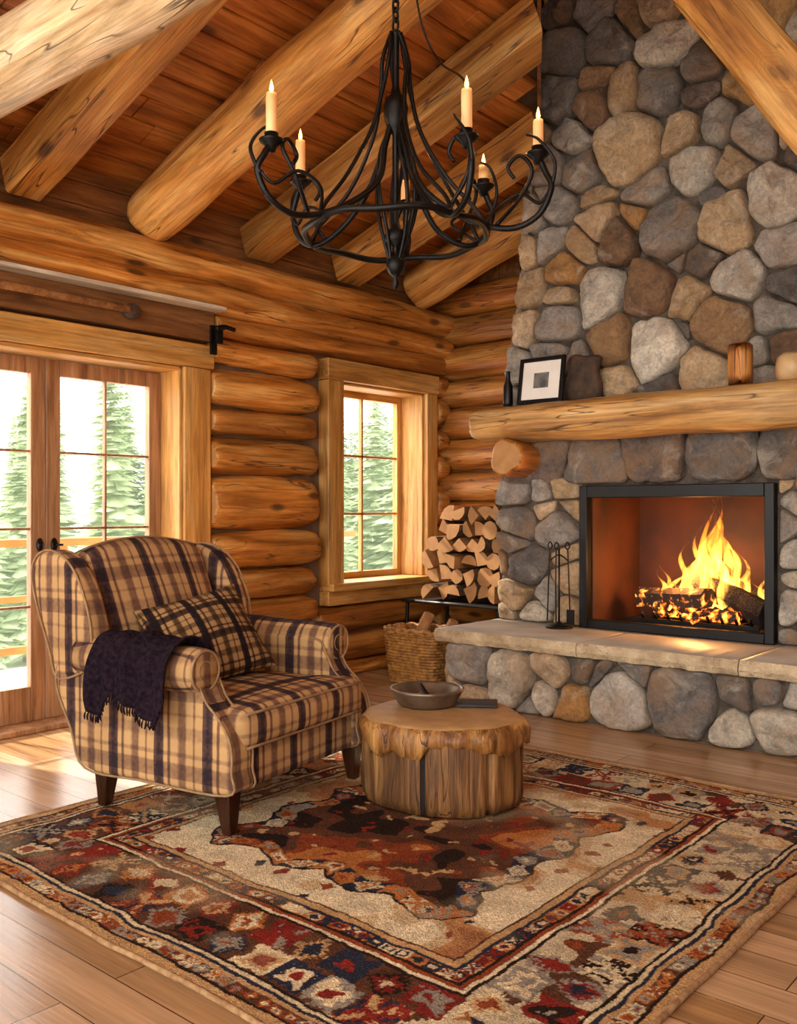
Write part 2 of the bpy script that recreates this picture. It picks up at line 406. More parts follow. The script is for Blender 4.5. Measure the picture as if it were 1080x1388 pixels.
# ceiling
def zc(X): return 3.13+.33*(X+4.72)
CR=-.6243
b=MB(); x=-4.95
while x<-2.0:
    x1=min(x+.165,-2.0); Yend=min(6.2,(x1)/CR) if x1>-3.45 else 6.2
    y=-2.0+random.uniform(-.8,0)
    while y<Yend:
        y1=min(Yend,y+random.uniform(1.6,2.8)); dz=random.uniform(0,.004)
        V=[]
        for zz in (0,.03):
            for yy in (y+.002,y1-.002):
                for xx in (x+.004,x1-.004): V.append((xx,yy,zc(xx)+zz+dz))
        b.add(V,[(0,2,3,1),(4,5,7,6),(0,1,5,4),(2,6,7,3),(0,4,6,2),(1,3,7,5)],'ceil',None,False)
        y=y1
    x=x1
cl=b.build('ceiling',bevel=.004,bseg=1)
b=MB()
b.add([(-5,-2,zc(-5)+.035),(-2,-2,zc(-2)+.035),(-2,-2/CR,zc(-2)+.035),(-3.45,3.45/-CR,zc(-3.45)+.035),(-3.45,6.3,zc(-3.45)+.035),(-5,6.3,zc(-5)+.035)],[(0,1,2,3,4,5)],'dkwood',None,False)
b.build('sheathing',cl)
# taller vault over the fireplace side
b=MB()
b.box(-3.5,3.2,-2.0,6.4,5.2,5.28,'ceil')
def vw(p,q,t=.02):
    p=Vector((p[0],p[1],0));q=Vector((q[0],q[1],0)); d=(q-p).normalized(); nn=Vector((d.y,-d.x,0))*t
    V=[]
    for a,zz in ((p,zc(p.x)),(q,zc(q.x)),(q,5.2),(p,5.2)): V.append((a.x,a.y,zz))
    V+= [(v[0]+nn.x,v[1]+nn.y,v[2]) for v in V]
    b.add(V,[(0,1,2,3),(7,6,5,4),(0,4,5,1),(1,5,6,2),(2,6,7,3),(3,7,4,0)],'fascia',None,False)
vw((-2.0,-2.0),(-2.0,3.2)); vw((-2.0,3.2),(-3.42,3.42/-CR)); vw((-3.42,3.42/-CR),(-3.42,6.2))
b.build('vault',cl)
# rafters
rf=empty('rafters')
def RZ(X,o=0): return 2.955+.335*(X+4.6)+o
for i,(Y,kind,w) in enumerate([(-.9,'s',.2),(-.05,'r',.16),(.78,'s',.2),(1.62,'s',.2),(2.48,'s',.2),(3.25,'r',.165),(4.12,'s',.25),(4.97,'s',.25),(5.72,'r',.16)]):
    xe=-2.02 if Y<3.2 else Y*CR-.01
    xe=min(xe,-2.02); sk=CR*1.05 if 3.2<Y<5.4 else 0
    if Y>5.4: xe=-3.45
    if kind=='r': log('rafter_%d'%i,(-4.70,Y,RZ(-4.70)),(xe,Y,RZ(xe,.0)),w,'raft',rf,wob=.014)
    else: beam('rafter_%d'%i,(-4.74,Y,RZ(-4.74,.04)),(xe,Y,RZ(xe,.04)),w,.22,'raft',rf,sk)
log('tie_beam',(-4.7,1.70,2.84),(2.5,1.70,2.84),.138,'pale',rf,wob=.012)
# steep brace rafters over the hearth side
p=Vector((-1.66,4.3,3.28)); dv=Vector((.65,0,-1.0)).normalized()
nrm=Vector((1.0,0,.65)).normalized()
c0=p+nrm*.12
beam('brace_1',c0-dv*2.2,c0+dv*2.6,.26,.26,'raft',rf)
c1=c0+nrm*.42+Vector((0,-.55,0))
beam('brace_2',c1-dv*2.2,c1+dv*2.4,.24,.24,'raft',rf)

# trim above door
boxes('trim_ledge',[(-4.74,-4.56,-2.0,3.72,2.425,2.45)],'cream',bevel=.004)
b=MB(); b.box(-4.76,-4.66,-2.0,3.70,2.24,2.424,'fascia'); b.build('trim_fascia',bevel=.004)
log('curtain_rail',(-4.60,-1.5,2.345),(-4.60,3.05,2.335),.022,'fascia',n=12,wob=.003)
b=MB()
b.tube([(-4.64,3.68,2.31),(-4.54,3.68,2.31)],.012,'iron'); b.tube(catmull([(-4.54,3.62,2.3),(-4.54,3.68,2.32),(-4.54,3.76,2.31)],4),.014,'iron')
b.box(-4.655,-4.635,3.66,3.70,2.16,2.34,'iron'); b.box(-4.60,-4.575,3.66,3.70,2.22,2.33,'iron')
b.build('iron_bracket')
b=MB(); b.lathe([(.0,0),(.04,.0),(.046,.02),(.046,.05),(.035,.07),(0,.07)],'dkwood',20,Matrix.Translation((-4.66,3.08,2.33))@Matrix.Rotation(math.pi/2,4,'Y'))
b.build('rail_knob')

# door
dr=empty('door_1')
b=MB()
b.box(-4.78,-4.68,3.49,3.69,0,2.07,'trim'); b.box(-4.78,-4.68,1.71,1.91,0,2.07,'trim'); b.box(-4.78,-4.67,1.69,3.71,2.071,2.22,'trimy')
b.box(-4.99,-4.70,3.465,3.489,0,2.07,'trim'); b.box(-4.99,-4.70,1.911,1.935,0,2.07,'trim'); b.box(-4.99,-4.70,1.91,3.49,2.045,2.07,'trimy')
b.box(-4.99,-4.72,1.91,3.49,0.0,.03,'door')
b.build('casing',dr,bevel=.006)
def leaf(nm,y0,y1):
    b=MB(); x0,x1=-4.935,-4.885; st=.085
    b.box(x0,x1,y0,y0+st,.03,2.04,'door'); b.box(x0,x1,y1-st,y1,.03,2.04,'door')
    b.box(x0,x1,y0+st,y1-st,1.95,2.04,'door'); b.box(x0,x1,y0+st,y1-st,.03,.22,'door')
    ym=(y0+y1)/2
    b.box(x0+.012,x1-.008,ym-.007,ym+.007,.22,1.95,'door')
    for z in (.66,1.09,1.52): b.box(x0+.012,x1-.008,y0+st,y1-st,z-.007,z+.007,'door')
    b.build(nm,dr,bevel=.004)
    g=MB(); g.box(-4.912,-4.908,y0+st,y1-st,.22,1.95,'glass'); g.build(nm+'_glass',dr)
leaf('leaf_left',1.937,2.697); leaf('leaf_right',2.703,3.463)
b=MB()
for yy in (2.66,2.745):
    b.lathe([(.0,0),(.018,0),(.02,.01),(0,.012)],'handle',14,Matrix.Translation((-4.885,yy,1.0))@Matrix.Rotation(math.pi/2,4,'Y')@Matrix.Diagonal((2.0,1,1,1)))
    b.tube([(-4.87,yy,1.0),(-4.84,yy,1.0),(-4.835,yy+(-.03 if yy<2.7 else .03),1.0)],.008,'handle')
b.build('handles',dr)

# window
w=empty('window_1'); y0,y1,z0,z1=4.87,5.83,.67,2.12
b=MB()
b.box(-4.78,-4.66,y0-.16,y0,z0-.02,z1,'trim'); b.box(-4.78,-4.66,y1,y1+.13,z0-.02,z1,'trim')
b.box(-4.78,-4.65,y0-.17,y1+.14,z1+.001,z1+.15,'trimy')
b.box(-4.99,-4.70,y0,y0+.02,z0,z1,'trim'); b.box(-4.99,-4.70,y1-.02,y1,z0,z1,'trim'); b.box(-4.99,-4.70,y0,y1,z1-.02,z1,'trimy')
b.box(-4.99,-4.62,y0-.15,y1+.12,z0-.055,z0,'trimy'); b.box(-4.78,-4.67,y0-.15,y1+.12,z0-.16,z0-.056,'trimy')
b.build('casing',w,bevel=.006)
b=MB(); xa,xb=-4.97,-4.92; f=.05; a0,a1,c0_,c1_=y0+.02,y1-.02,z0,z1-.02
b.box(xa,xb,a0,a0+f,c0_,c1_,'trim'); b.box(xa,xb,a1-f,a1,c0_,c1_,'trim'); b.box(xa,xb,a0+f,a1-f,c0_,c0_+f,'trimy'); b.box(xa,xb,a0+f,a1-f,c1_-f,c1_,'trimy')
ym=(a0+a1)/2; b.box(xa+.01,xb-.005,ym-.01,ym+.01,c0_+f,c1_-f,'trim')
for q in (1,2): 
    zz=c0_+f+(c1_-c0_-2*f)*q/3; b.box(xa+.01,xb-.005,a0+f,a1-f,zz-.009,zz+.009,'trimy')
b.build('sash',w,bevel=.003)
g=MB(); g.box(-4.948,-4.944,a0+f,a1-f,c0_+f,c1_-f,'glass'); g.build('glass',w)

# ================================================================ STONEWORK
PAL={'g':['#78716b','#8a827a','#6a635d','#806f64'],'G':['#aca49a','#bab2a4','#9c948a'],'b':['#ceb18a','#c0a078','#d8bc98'],
 'w':['#e6dcc8','#dccfb8'],'o':['#cc9656','#d4a668'],'r':['#9a7656','#8a6a50','#a8845e']}
def clip(poly,nx,ny,c):
    out=[];m=len(poly)
    for i in range(m):
        p,q=poly[i],poly[(i+1)%m]; a=nx*p[0]+ny*p[1]-c; bb=nx*q[0]+ny*q[1]-c
        if a<=0: out.append(p)
        if (a<0)!=(bb<0) and abs(a-bb)>1e-12:
            u=a/(a-bb); out.append((p[0]+(q[0]-p[0])*u,p[1]+(q[1]-p[1])*u))
    return out
def stonework(mb,seeds,bound,to3,gap=.006,rng=(.055,.11),fill=True,depth=1.0,keys='gGGbbbwroG',ff=1.0):
    us=[p[0] for p in bound]; vs=[p[1] for p in bound]; S_=list(seeds)
    if fill:
        for r_ in (rng[1],(rng[0]+rng[1])/2,rng[0]):
            for _ in range(1500):
                u=random.uniform(min(us),max(us)); v=random.uniform(min(vs),max(vs)); r=r_*random.uniform(.85,1.1)
                if all((u-s[0])**2+(v-s[1])**2>((r+s[2])*ff)**2 for s in S_): S_.append((u,v,r,random.choice(keys)))
    for (u,v,r,k) in S_:
        poly=list(bound)
        for (u2,v2,r2,k2) in S_:
            dx,dy=u2-u,v2-v; d=math.hypot(dx,dy)
            if d<1e-6 or d>.9: continue
            t=(d*d+r*r-r2*r2)/(2*d)
            h_=math.sin((u+u2)*91+(v+v2)*57)*.24; nx,ny=dx/d,dy/d; mx_,my_=u+nx*t,v+ny*t
            nx,ny=nx*math.cos(h_)-ny*math.sin(h_),nx*math.sin(h_)+ny*math.cos(h_)
            poly=clip(poly,nx,ny,nx*mx_+ny*my_-gap)
            if len(poly)<3: break
        if len(poly)<3: continue
        A=0;cx=cy=0
        for i in range(len(poly)):
            p,q=poly[i],poly[(i+1)%len(poly)]; cr=p[0]*q[1]-q[0]*p[1]; A+=cr; cx+=(p[0]+q[0])*cr; cy+=(p[1]+q[1])*cr
        if abs(A)<.0012: continue
        cx/=3*A; cy/=3*A
        P=[Vector(p) for p in poly]
        cr_=random.choice((.09,.12,.16,.2)) if k!='w' else .24
        for _ in range(2):
            Q=[]
            for i in range(len(P)):
                a,b_=P[i],P[(i+1)%len(P)]; Q+= [a*(1-cr_)+b_*cr_,a*cr_+b_*(1-cr_)]
            P=Q
        L=[0]
        for i in range(len(P)): L.append(L[-1]+(P[(i+1)%len(P)]-P[i]).length)
        n=36; R=[]; j=0
        for i in range(n):
            t=L[-1]*i/n
            while L[j+1]<t: j+=1
            f=(t-L[j])/max(1e-9,L[j+1]-L[j]); R.append(P[j].lerp(P[(j+1)%len(P)],f))
        C=Vector((cx,cy)); size=math.sqrt(abs(A)/2); H=min(.105,max(.045,size*.42))*random.uniform(.75,1.25)*depth
        sd=random.uniform(0,99); tilt=Vector((random.uniform(-.26,.26),random.uniform(-.26,.26)))
        flat=random.random()<.6 and k!='w'
        V=[];Fc=[]; rings=[(1.0,-.015),(1.0,.45),(.97,.75),(.91,.92),(.75,.99),(.50,1.0),(.25,1.0)] if flat else [(1.0,-.015),(1.0,.30),(.965,.60),(.88,.82),(.72,.93),(.48,1.0),(.22,1.03)]
        for f,h in rings:
            for q in R:
                e=(q-C)*f; w=noise.noise(Vector((q.x*14+sd,q.y*14,f*2)))
                hh=H*h if h>0 else h
                if h>0: hh+=H*(.42*noise.noise(Vector((e.x*10+sd,e.y*10,1)))+.22*noise.noise(Vector((e.x*28+sd,e.y*28,1))))*h+e.dot(tilt)*h
                pp=C+e*(1+.09*w)
                V.append(to3(pp.x,pp.y,hh))
        V.append(to3(C.x,C.y,H*1.0)); m=len(rings)
        for a in range(m-1):
            for j2 in range(n): Fc.append((a*n+j2,a*n+(j2+1)%n,(a+1)*n+(j2+1)%n,(a+1)*n+j2))
        for j2 in range(n): Fc.append(((m-1)*n+j2,(m-1)*n+(j2+1)%n,m*n))
        col=lin(random.choice(PAL[k])); f=random.uniform(.8,1.15)
        mb.add(V,Fc,'stone',None,True,tuple(c*f for c in col[:3]))

FY=5.30; UY=5.38   # lower surround face, upper chimney face
fp=empty('fireplace')
upper=[(755,15,22,'g'),(805,10,25,'G'),(850,22,20,'b'),(890,8,26,'b'),(760,68,32,'g'),(822,55,30,'g'),(905,60,34,'w'),(755,130,30,'G'),(802,145,22,'r'),(845,125,24,'b'),(893,120,32,'g'),
(940,90,20,'g'),(936,130,16,'g'),(775,188,20,'G'),(785,232,28,'g'),(850,203,48,'b'),(920,175,28,'b'),(970,165,26,'G'),(742,225,20,'G'),(875,252,28,'G'),(940,230,34,'w'),(990,222,24,'b'),(1040,268,40,'w'),(1020,180,28,'G'),
(750,278,26,'G'),(808,266,16,'b'),(865,284,13,'o'),(722,292,22,'G'),(743,325,19,'G'),(785,335,20,'b'),(805,298,22,'b'),(835,333,20,'r'),(907,310,42,'g'),(990,300,38,'b'),(1057,335,28,'G'),(962,262,14,'g'),
(708,340,22,'b'),(763,366,26,'o'),(710,395,26,'b'),(755,400,22,'b'),(813,400,34,'w'),(877,390,36,'r'),(912,352,16,'g'),(945,352,18,'g'),(930,405,28,'b'),(1000,380,34,'G'),(1060,385,24,'g'),
(705,445,24,'b'),(757,435,28,'G'),(825,462,32,'r'),(885,472,42,'w'),(975,440,42,'r'),(1048,425,26,'G'),(925,450,14,'g'),(745,485,22,'G'),(700,495,22,'G'),(783,488,20,'g'),(835,517,24,'b'),(893,522,20,'g'),(957,502,34,'b'),(1020,475,18,'G'),(1065,470,24,'r'),(1035,520,22,'G'),(780,530,22,'g'),(730,530,22,'g')]
sd=[]
for (px,py,r,k) in upper:
    X,Z,pm=on_Y(px,py,UY-.04); sd.append((X,Z,r/pm*1.04,k))
bnd=[(-3.60,1.80),(-1.0,1.80),(-1.3,5.2),(-3.24,5.2)]
mb=MB(); mb.usecol=True
stonework(mb,sd,bnd,lambda u,v,h:(u,UY+.02-h,v),rng=(.07,.13),ff=1.06)
stonework(mb,[],[(5.42,.0),(6.15,.0),(6.15,5.2),(5.42,5.2)],lambda u,v,h:(-3.59-h*.6+max(0,(v-1.8))*.106,u,v),rng=(.08,.13))
OX0,OX1,OZ0,OZ1=-2.93,-1.785,.46,1.31
low=[(700,668,22,'G'),(735,668,14,'G'),(770,664,20,'b'),(700,706,24,'g'),(740,690,12,'b'),(775,690,20,'b'),(762,718,28,'G'),(697,738,18,'g'),(770,744,18,'b'),(713,770,30,'g'),(775,785,22,'b'),(700,802,24,'b'),(745,805,20,'G'),(722,832,20,'w'),(770,828,20,'b')]
sd=[]
for (px,py,r,k) in low:
    X,Z,pm=on_Y(px,py,FY-.03); sd.append((X,Z,r/pm,k))
stonework(mb,sd,[(-3.60,.46),(-2.97,.46),(-2.97,1.40),(-3.60,1.40)],lambda u,v,h:(u,FY-h,v),rng=(.06,.09),ff=1.05,depth=.85)
stonework(mb,[],[(OX1+.045,.46),(-1.02,.46),(-1.02,1.40),(OX1+.045,1.40)],lambda u,v,h:(u,FY-h,v),rng=(.06,.09),keys='bbGw',depth=.85)
lt=[(-3.2,1.52,.13,'g'),(-2.86,1.52,.17,'g'),(-2.48,1.52,.17,'g'),(-2.05,1.52,.20,'g'),(-1.68,1.52,.17,'g'),(-1.3,1.52,.17,'g')]
stonework(mb,lt,[(-3.55,1.36),(-1.02,1.36),(-1.02,1.70),(-3.55,1.70)],lambda u,v,h:(u,FY-.02-h*.6,v),fill=False,gap=.004)
hf=[(635,903,28,'G'),(690,918,34,'w'),(748,905,22,'b'),(737,945,18,'w'),(776,955,20,'o'),(788,902,20,'g'),(840,955,44,'G'),(860,903,24,'g'),(922,952,50,'g'),(998,935,22,'g'),(992,985,24,'w'),(1058,990,34,'w'),(1040,940,24,'g'),(1075,950,20,'G'),(640,942,20,'b'),(815,912,14,'g')]
HY=4.68; sd=[]
for (px,py,r,k) in hf:
    X,Z,pm=on_Y(px,py,HY-.03); sd.append((X,Z,r/pm,k))
stonework(mb,sd,[(-3.56,.005),(-.9,.005),(-.9,.37),(-3.56,.37)],lambda u,v,h:(u,HY-h*.8,v),rng=(.06,.12),gap=.005,ff=1.05)
stonework(mb,[],[(4.70,.005),(5.32,.005),(5.32,.37),(4.70,.37)],lambda u,v,h:(-3.56-h*.6,u,v),rng=(.07,.1))
mb.build('stones',fp)
b=MB(); U2=UY+.02
V=[(-3.59,U2,1.6),(-1.02,U2,1.6),(-1.32,U2,5.2),(-3.23,U2,5.2),(-3.59,6.21,1.6),(-1.02,6.21,1.6),(-1.32,6.21,5.2),(-3.23,6.21,5.2)]
b.add(V,[(0,1,2,3),(7,6,5,4),(0,4,5,1),(1,5,6,2),(2,6,7,3),(3,7,4,0)],'mortar',None,False)
b.box(-3.59,OX0-.0,FY,6.2,.0,1.8,'mortar'); b.box(OX1,-1.02,FY,6.2,.0,1.8,'mortar'); b.box(OX0,OX1,FY,6.2,OZ1,1.8,'mortar')
b.box(-3.55,-.92,HY,FY+.2,0,.40,'mortar')
b.box(OX0,OX1,FY,6.2,0,.44,'mortar')
b.build('masonry_core',fp)
# firebox
b=MB(); x0,x1=OX0+.0,OX1-.0
b.box(x0,x0+.03,FY,5.98,.44,OZ1,'firebrick'); b.box(x1-.03,x1,FY,5.98,.44,OZ1,'firebrick'); b.box(x0,x1,5.95,5.98,.44,OZ1,'firebrick')
b.box(x0,x1,FY,5.98,OZ1-.03,OZ1,'char'); b.box(x0,x1,FY-.05,5.98,.44,.475,'char')
b.build('firebox',fp)
b=MB(); fx0,fx1,fy0,fy1=OX0-.03,OX1+.03,FY-.07,FY-.01; ft_=OZ1+.035
b.box(fx0,fx0+.055,fy0,fy1,.455,ft_,'blackm'); b.box(fx1-.055,fx1,fy0,fy1,.455,ft_,'blackm'); b.box(fx0+.055,fx1-.055,fy0,fy1,ft_-.075,ft_,'blackm'); b.box(fx0+.055,fx1-.055,fy0,fy1,.455,.51,'blackm')
b.build('steel_frame',fp,bevel=.005)
# hearth slabs with chipped edge
b=MB(); xs=[-3.63,-2.62,-1.72,-.86]
for i in range(3):
    a,c=xs[i]+.003,xs[i+1]-.003; n=int((c-a)/.03); top=[];V=[]
    for k in range(n+1):
        X=a+(c-a)*k/n
        e=4.610+.022*noise.noise(Vector((X*4,1,0)))+.016*noise.noise(Vector((X*17,4,0)))
        top.append((X,e))
    for (X,e) in top:
        dd=.028*noise.noise(Vector((X*12,9,0)))
        V+= [(X,5.31,.452),(X,e+.012,.452),(X,e,.437),(X,e-.004+dd*.4,.405),(X,e+.012+dd,.374),(X,5.31,.374)]
    Fc=[]
    for k in range(n):
        for j in range(5): Fc.append((k*6+j,k*6+j+1,(k+1)*6+j+1,(k+1)*6+j))
    fe=[f for q,f in enumerate(Fc) if q%5 in (1,2,3)]; ft=[f for q,f in enumerate(Fc) if q%5 in (0,4)]
    o=len(b.v); b.add(V,ft,'slab'); 
    if 'slabedge' not in b.mats: b.mats.append('slabedge')
    for f in fe: b.f.append([q+o for q in f]); b.mi.append(b.mats.index('slabedge')); b.sm.append(False)
    for base in (0,n*6): b.f.append([o+base+j for j in range(6)]); b.mi.append(b.mats.index('slabedge')); b.sm.append(False)
b.build('hearth_slab',fp)
# mantel
log('mantel',(-3.63,5.17,1.755),(-.9,5.17,1.745),.215,'mantel',fp,rz=.118,sq=3.2,n=40,wob=.016,rend=.03)
log('corbel_left',(-3.36,5.00,1.53),(-3.36,5.5,1.53),.122,'logb',fp)
log('corbel_right',(-1.40,5.00,1.53),(-1.40,5.5,1.53),.122,'logb',fp)

# fire
fire=empty('log_fire')
b=MB()
def split(p0,p1,r,m,rot):
    T,L=axmat(p0,p1); V=[];Fc=[]; k=10; cs=[(1,0),(.75,.62),(.1,.95),(-.62,.75),(-.9,-.35),(.15,-.7)]; n=6
    for i in range(k+1):
        for q,(a,c) in enumerate(cs):
            f=r*(1+.16*noise.noise(Vector((i*.9,q*3,rot*7)))); V.append((L*i/k,f*(a*math.cos(rot)-c*math.sin(rot)),f*(a*math.sin(rot)+c*math.cos(rot))))
    for i in range(k):
        for j in range(n): Fc.append((i*n+j,i*n+(j+1)%n,(i+1)*n+(j+1)%n,(i+1)*n+j))
    Fc+=[tuple(range(n))[::-1],tuple(k*n+j for j in range(n))]; b.add(V,Fc,m,T,False)
split((-2.70,5.58,.63),(-2.20,5.42,.66),.075,'charglow',.4)
split((-1.86,5.40,.60),(-2.36,5.60,.75),.080,'char',1.2)
split((-2.58,5.74,.61),(-1.96,5.72,.63),.080,'charglow',2.0)
split((-2.52,5.50,.565),(-2.02,5.42,.56),.05,'ember',.2)
b.build('burning_logs',fire)
b=MB()
for i in range(70):
    x=random.gauss(-2.28,.11); y=random.gauss(5.47,.05); z=.545+random.uniform(0,.06); r=random.uniform(.012,.030)
    T=Matrix.Translation((x,y,z))@Euler((random.random()*3,random.random()*3,0)).to_matrix().to_4x4()
    b.rbox(r,r*.8,r*.7,r*.3,'ember',T,n=2)
b.build('embers',fire)
b=MB()
for i in range(9):
    X=-2.60+i*.083; b.tube([(X,5.36,.565),(X,5.40,.52),(X,5.78,.52)],.009,'iron',6)
b.tube([(-2.64,5.42,.515),(-1.90,5.42,.515)],.012,'iron',6); b.tube([(-2.64,5.74,.515),(-1.90,5.74,.515)],.012,'iron',6)
for X in (-2.60,-1.94):
    for Y in (5.42,5.74): b.tube([(X,Y,.515),(X,Y,.474)],.012,'iron',6)
b.box(-2.66,-1.88,5.355,5.365,.475,.53,'iron')
b.build('grate',fire)
b=MB()
for i in range(54):
    if i<12: x=[-2.25,-2.16,-2.34,-2.21,-2.10,-2.29,-2.22,-2.42,-2.04,-2.37,-2.13,-2.25][i]; h=[.72,.60,.52,.68,.48,.58,.74,.42,.38,.46,.52,.64][i]; r=.054
    else: x=random.gauss(-2.24,.16); h=random.uniform(.14,.44)*(1-abs(x+2.24)*1.0); r=random.uniform(.022,.042)
    y=5.57+random.uniform(-.10,.08); ph=random.uniform(0,6); P=[];R=[]; n=20
    for k in range(n+1):
        u=k/n; P.append((x+.050*math.sin(ph+u*7)*u+ (-2.21-x)*.2*u,y+.03*math.cos(ph+u*5)*u,u*h)); R.append(max(.0015,r*(math.sin(math.pi*min(1,u*1.0+.12))**.8)*(1-u)**.65*(1+.3*math.sin(ph*3+u*12))))
    b.tube(P,R,'flame',10)
b.build('flames',fire,loc=(0,0,.58))

# fire tools
b=MB(); cx,cy=-3.05,5.14; zf=.452
b.lathe([(0,0),(.085,0),(.085,.012),(.03,.022),(.012,.04),(0,.04)],'iron',20,Matrix.Translation((cx,cy,zf)))
b.tube([(cx,cy,zf+.02),(cx,cy,zf+.5)],.006,'iron')
b.tube(catmull([(cx-.07,cy,zf+.42),(cx,cy,zf+.46),(cx+.07,cy,zf+.42)],5),.005,'iron')
for dx,dy in ((-.08,-.01),(.08,0),(.02,-.07)):
    b.tube(catmull([(cx+dx,cy+dy,zf+.04),(cx+dx*.9,cy+dy,zf+.25),(cx+dx*.8,cy+dy*.9,zf+.46),(cx+dx*.75,cy+dy*.8,zf+.50)],4),.0048,'iron')
    b.tube(catmull([(cx+dx*.75-.016,cy+dy*.8,zf+.515),(cx+dx*.75,cy+dy*.8,zf+.54),(cx+dx*.75+.016,cy+dy*.8,zf+.515),(cx+dx*.75,cy+dy*.8,zf+.495)],4,True),.0045,'iron',cyc=True)
b.box(cx+.06,cx+.11,cy-.012,cy+.0,zf+.03,zf+.12,'iron')
b.build('fireplace_tool_set')

# mantel things
zm=1.872
b=MB(); T=Matrix.Translation((-3.17,5.10,zm))@Matrix.Rotation(math.radians(-9),4,'X')
b.box(-.165,-.14,-.012,.012,0,.30,'blackm',T); b.box(.14,.165,-.012,.012,0,.30,'blackm',T); b.box(-.14,.14,-.012,.012,.275,.30,'blackm',T); b.box(-.14,.14,-.012,.012,0,.025,'blackm',T)
b.box(-.14,.14,-.002,.008,.025,.275,'white',T); b.box(-.055,.055,-.004,.0,.10,.20,'photo',T)
b.build('picture_frame',bevel=.002)
b=MB(); b.lathe([(0,0),(.030,0),(.033,.02),(.030,.13),(.016,.17),(.014,.22),(.02,.225),(0,.23)],'blackm',20,Matrix.Translation((-3.42,5.12,zm))); b.build('dark_bottle')
b=MB(); b.rbox(.12,.045,.15,.05,'dkwood',Matrix.Translation((-2.94,5.26,zm+.145)),n=10,fn=lambda o,p:o+Vector((noise.noise(o*9)*.03,noise.noise(o*12)*.01,max(-.0,noise.noise(o*7+Vector((3,3,3)))*.05) if p[2]>-.5 else 0))); b.build('rough_fieldstone')
log('wooden_candle_block',(-1.90,5.12,zm),(-1.90,5.12,zm+.235),.065,'logb',n=12,wob=.008,rend=.01)
b=MB(); b.lathe([(0,0),(.06,0),(.085,.03),(.09,.08),(.08,.13),(.05,.155),(.04,.15),(.03,.13),(0,.13)],'ceramic',24,Matrix.Translation((-1.62,5.12,zm))); b.build('ceramic_jar')

# ================================================================ firewood stand, wood, basket
b=MB(); sx0,sx1,sy0,sy1,sz=-4.58,-3.70,5.42,5.98,.50
b.box(sx0,sx1,sy0,sy1,sz,sz+.018,'standm')
b.tube([(sx0,sy0,sz+.01),(sx1,sy0,sz+.01),(sx1,sy1,sz+.01),(sx0,sy1,sz+.01)],.014,'standm',cyc=True)
for X in (sx0+.03,sx1-.03):
    for Y in (sy0+.03,sy1-.03):
        dx=-.05 if X<-4 else .05
        b.tube(catmull([(X,Y,sz),(X+dx*.2,Y,.3),(X+dx*.5,Y,.1),(X+dx,Y,.008)],4),.014,'iron')
b.build('iron_log_stand')
b=MB()
def piece(mb,cx,cz,y0,y1,r,kind):
    a0=random.uniform(0,6.28); pr=[]
    if kind==0: pr=[(r*math.cos(a0+i*.63)*random.uniform(.93,1.05),r*math.sin(a0+i*.63)*random.uniform(.93,1.05)) for i in range(10)]
    elif kind==1: 
        pr=[(-.55*r,-.5*r)]+[(-.55*r+1.6*r*math.cos(i*.4),-.5*r+1.6*r*math.sin(i*.4)) for i in range(5)]
    else:
        pr=[(r*math.cos(i*.52),r*math.sin(i*.52)-r*.35) for i in range(7)]
    if kind: pr=[(x*math.cos(a0)-y*math.sin(a0),x*math.sin(a0)+y*math.cos(a0)) for x,y in pr]
    n=len(pr); k=4; V=[]
    for j in range(k+1):
        yy=y0+(y1-y0)*j/k
        for x,z in pr: V.append((cx+x+random.uniform(-.003,.003),yy,cz+z+random.uniform(-.003,.003)))
    Fc=[(j*n+i,j*n+(i+1)%n,(j+1)*n+(i+1)%n,(j+1)*n+i) for j in range(k) for i in range(n)]
    o=len(mb.v)
    if kind==1: sp=[f for q,f in enumerate(Fc) if q%n in (0,n-1)]; bk=[f for q,f in enumerate(Fc) if q%n not in (0,n-1)]
    elif kind==2: sp=[f for q,f in enumerate(Fc) if q%n==n-1]; bk=[f for q,f in enumerate(Fc) if q%n!=n-1]
    else: sp=[];bk=Fc
    mb.add(V,bk,'fwbark',None,False)
    for nm,ff in (('fwside',sp),('fwend',[tuple(range(n))[::-1],tuple(k*n+i for i in range(n))])):
        if nm not in mb.mats: mb.mats.append(nm)
        for f in ff: mb.f.append([q+o for q in f]); mb.mi.append(mb.mats.index(nm)); mb.sm.append(False)
z=sz+.102; row=0
while z<1.18:
    x=-4.40+.05*(row%2); xe=-3.72
    if z>1.0: x+=.10
    while x<xe:
        r=random.uniform(.055,.074); piece(b,x+r*.9,z+random.uniform(-.006,.01),5.46+random.uniform(-.06,.04),5.93,r,random.choice((0,1,1,2,2,1))); x+=r*1.78
    z+=.112; row+=1
b.build('firewood_stack',origin=(-4.05,5.45,.85))
b=MB()
for (p0,p1,r) in [((-4.20,5.02,.10),(-4.02,5.06,.47),.05),((-3.98,4.98,.10),(-3.80,5.05,.44),.045),((-4.1,5.12,.1),(-4.16,5.16,.42),.05),((-4.25,4.98,.1),(-4.32,5.08,.38),.04)]:
    T,L=axmat(p0,p1); V=[];n=7
    for j in (0,L):
        for i in range(n): a=i*6.283/n; q=1 if i<4 else .6; V.append((j,r*q*math.cos(a),r*q*math.sin(a)))
    b.add(V,[(i,(i+1)%n,(i+1)%n+n,i+n) for i in range(n)]+[tuple(range(n))[::-1],tuple(range(n,2*n))],'fwside',T,False)
bfw=b
b=MB(); bx,by=-4.08,5.04; hx,hy=.24,.165
def sq(a,k,f): 
    ca,sa=math.cos(a),math.sin(a); q=(abs(ca)**5+abs(sa)**5)**(-.2)
    return (bx+hx*f*q*ca,by+hy*f*q*sa)
rows=17
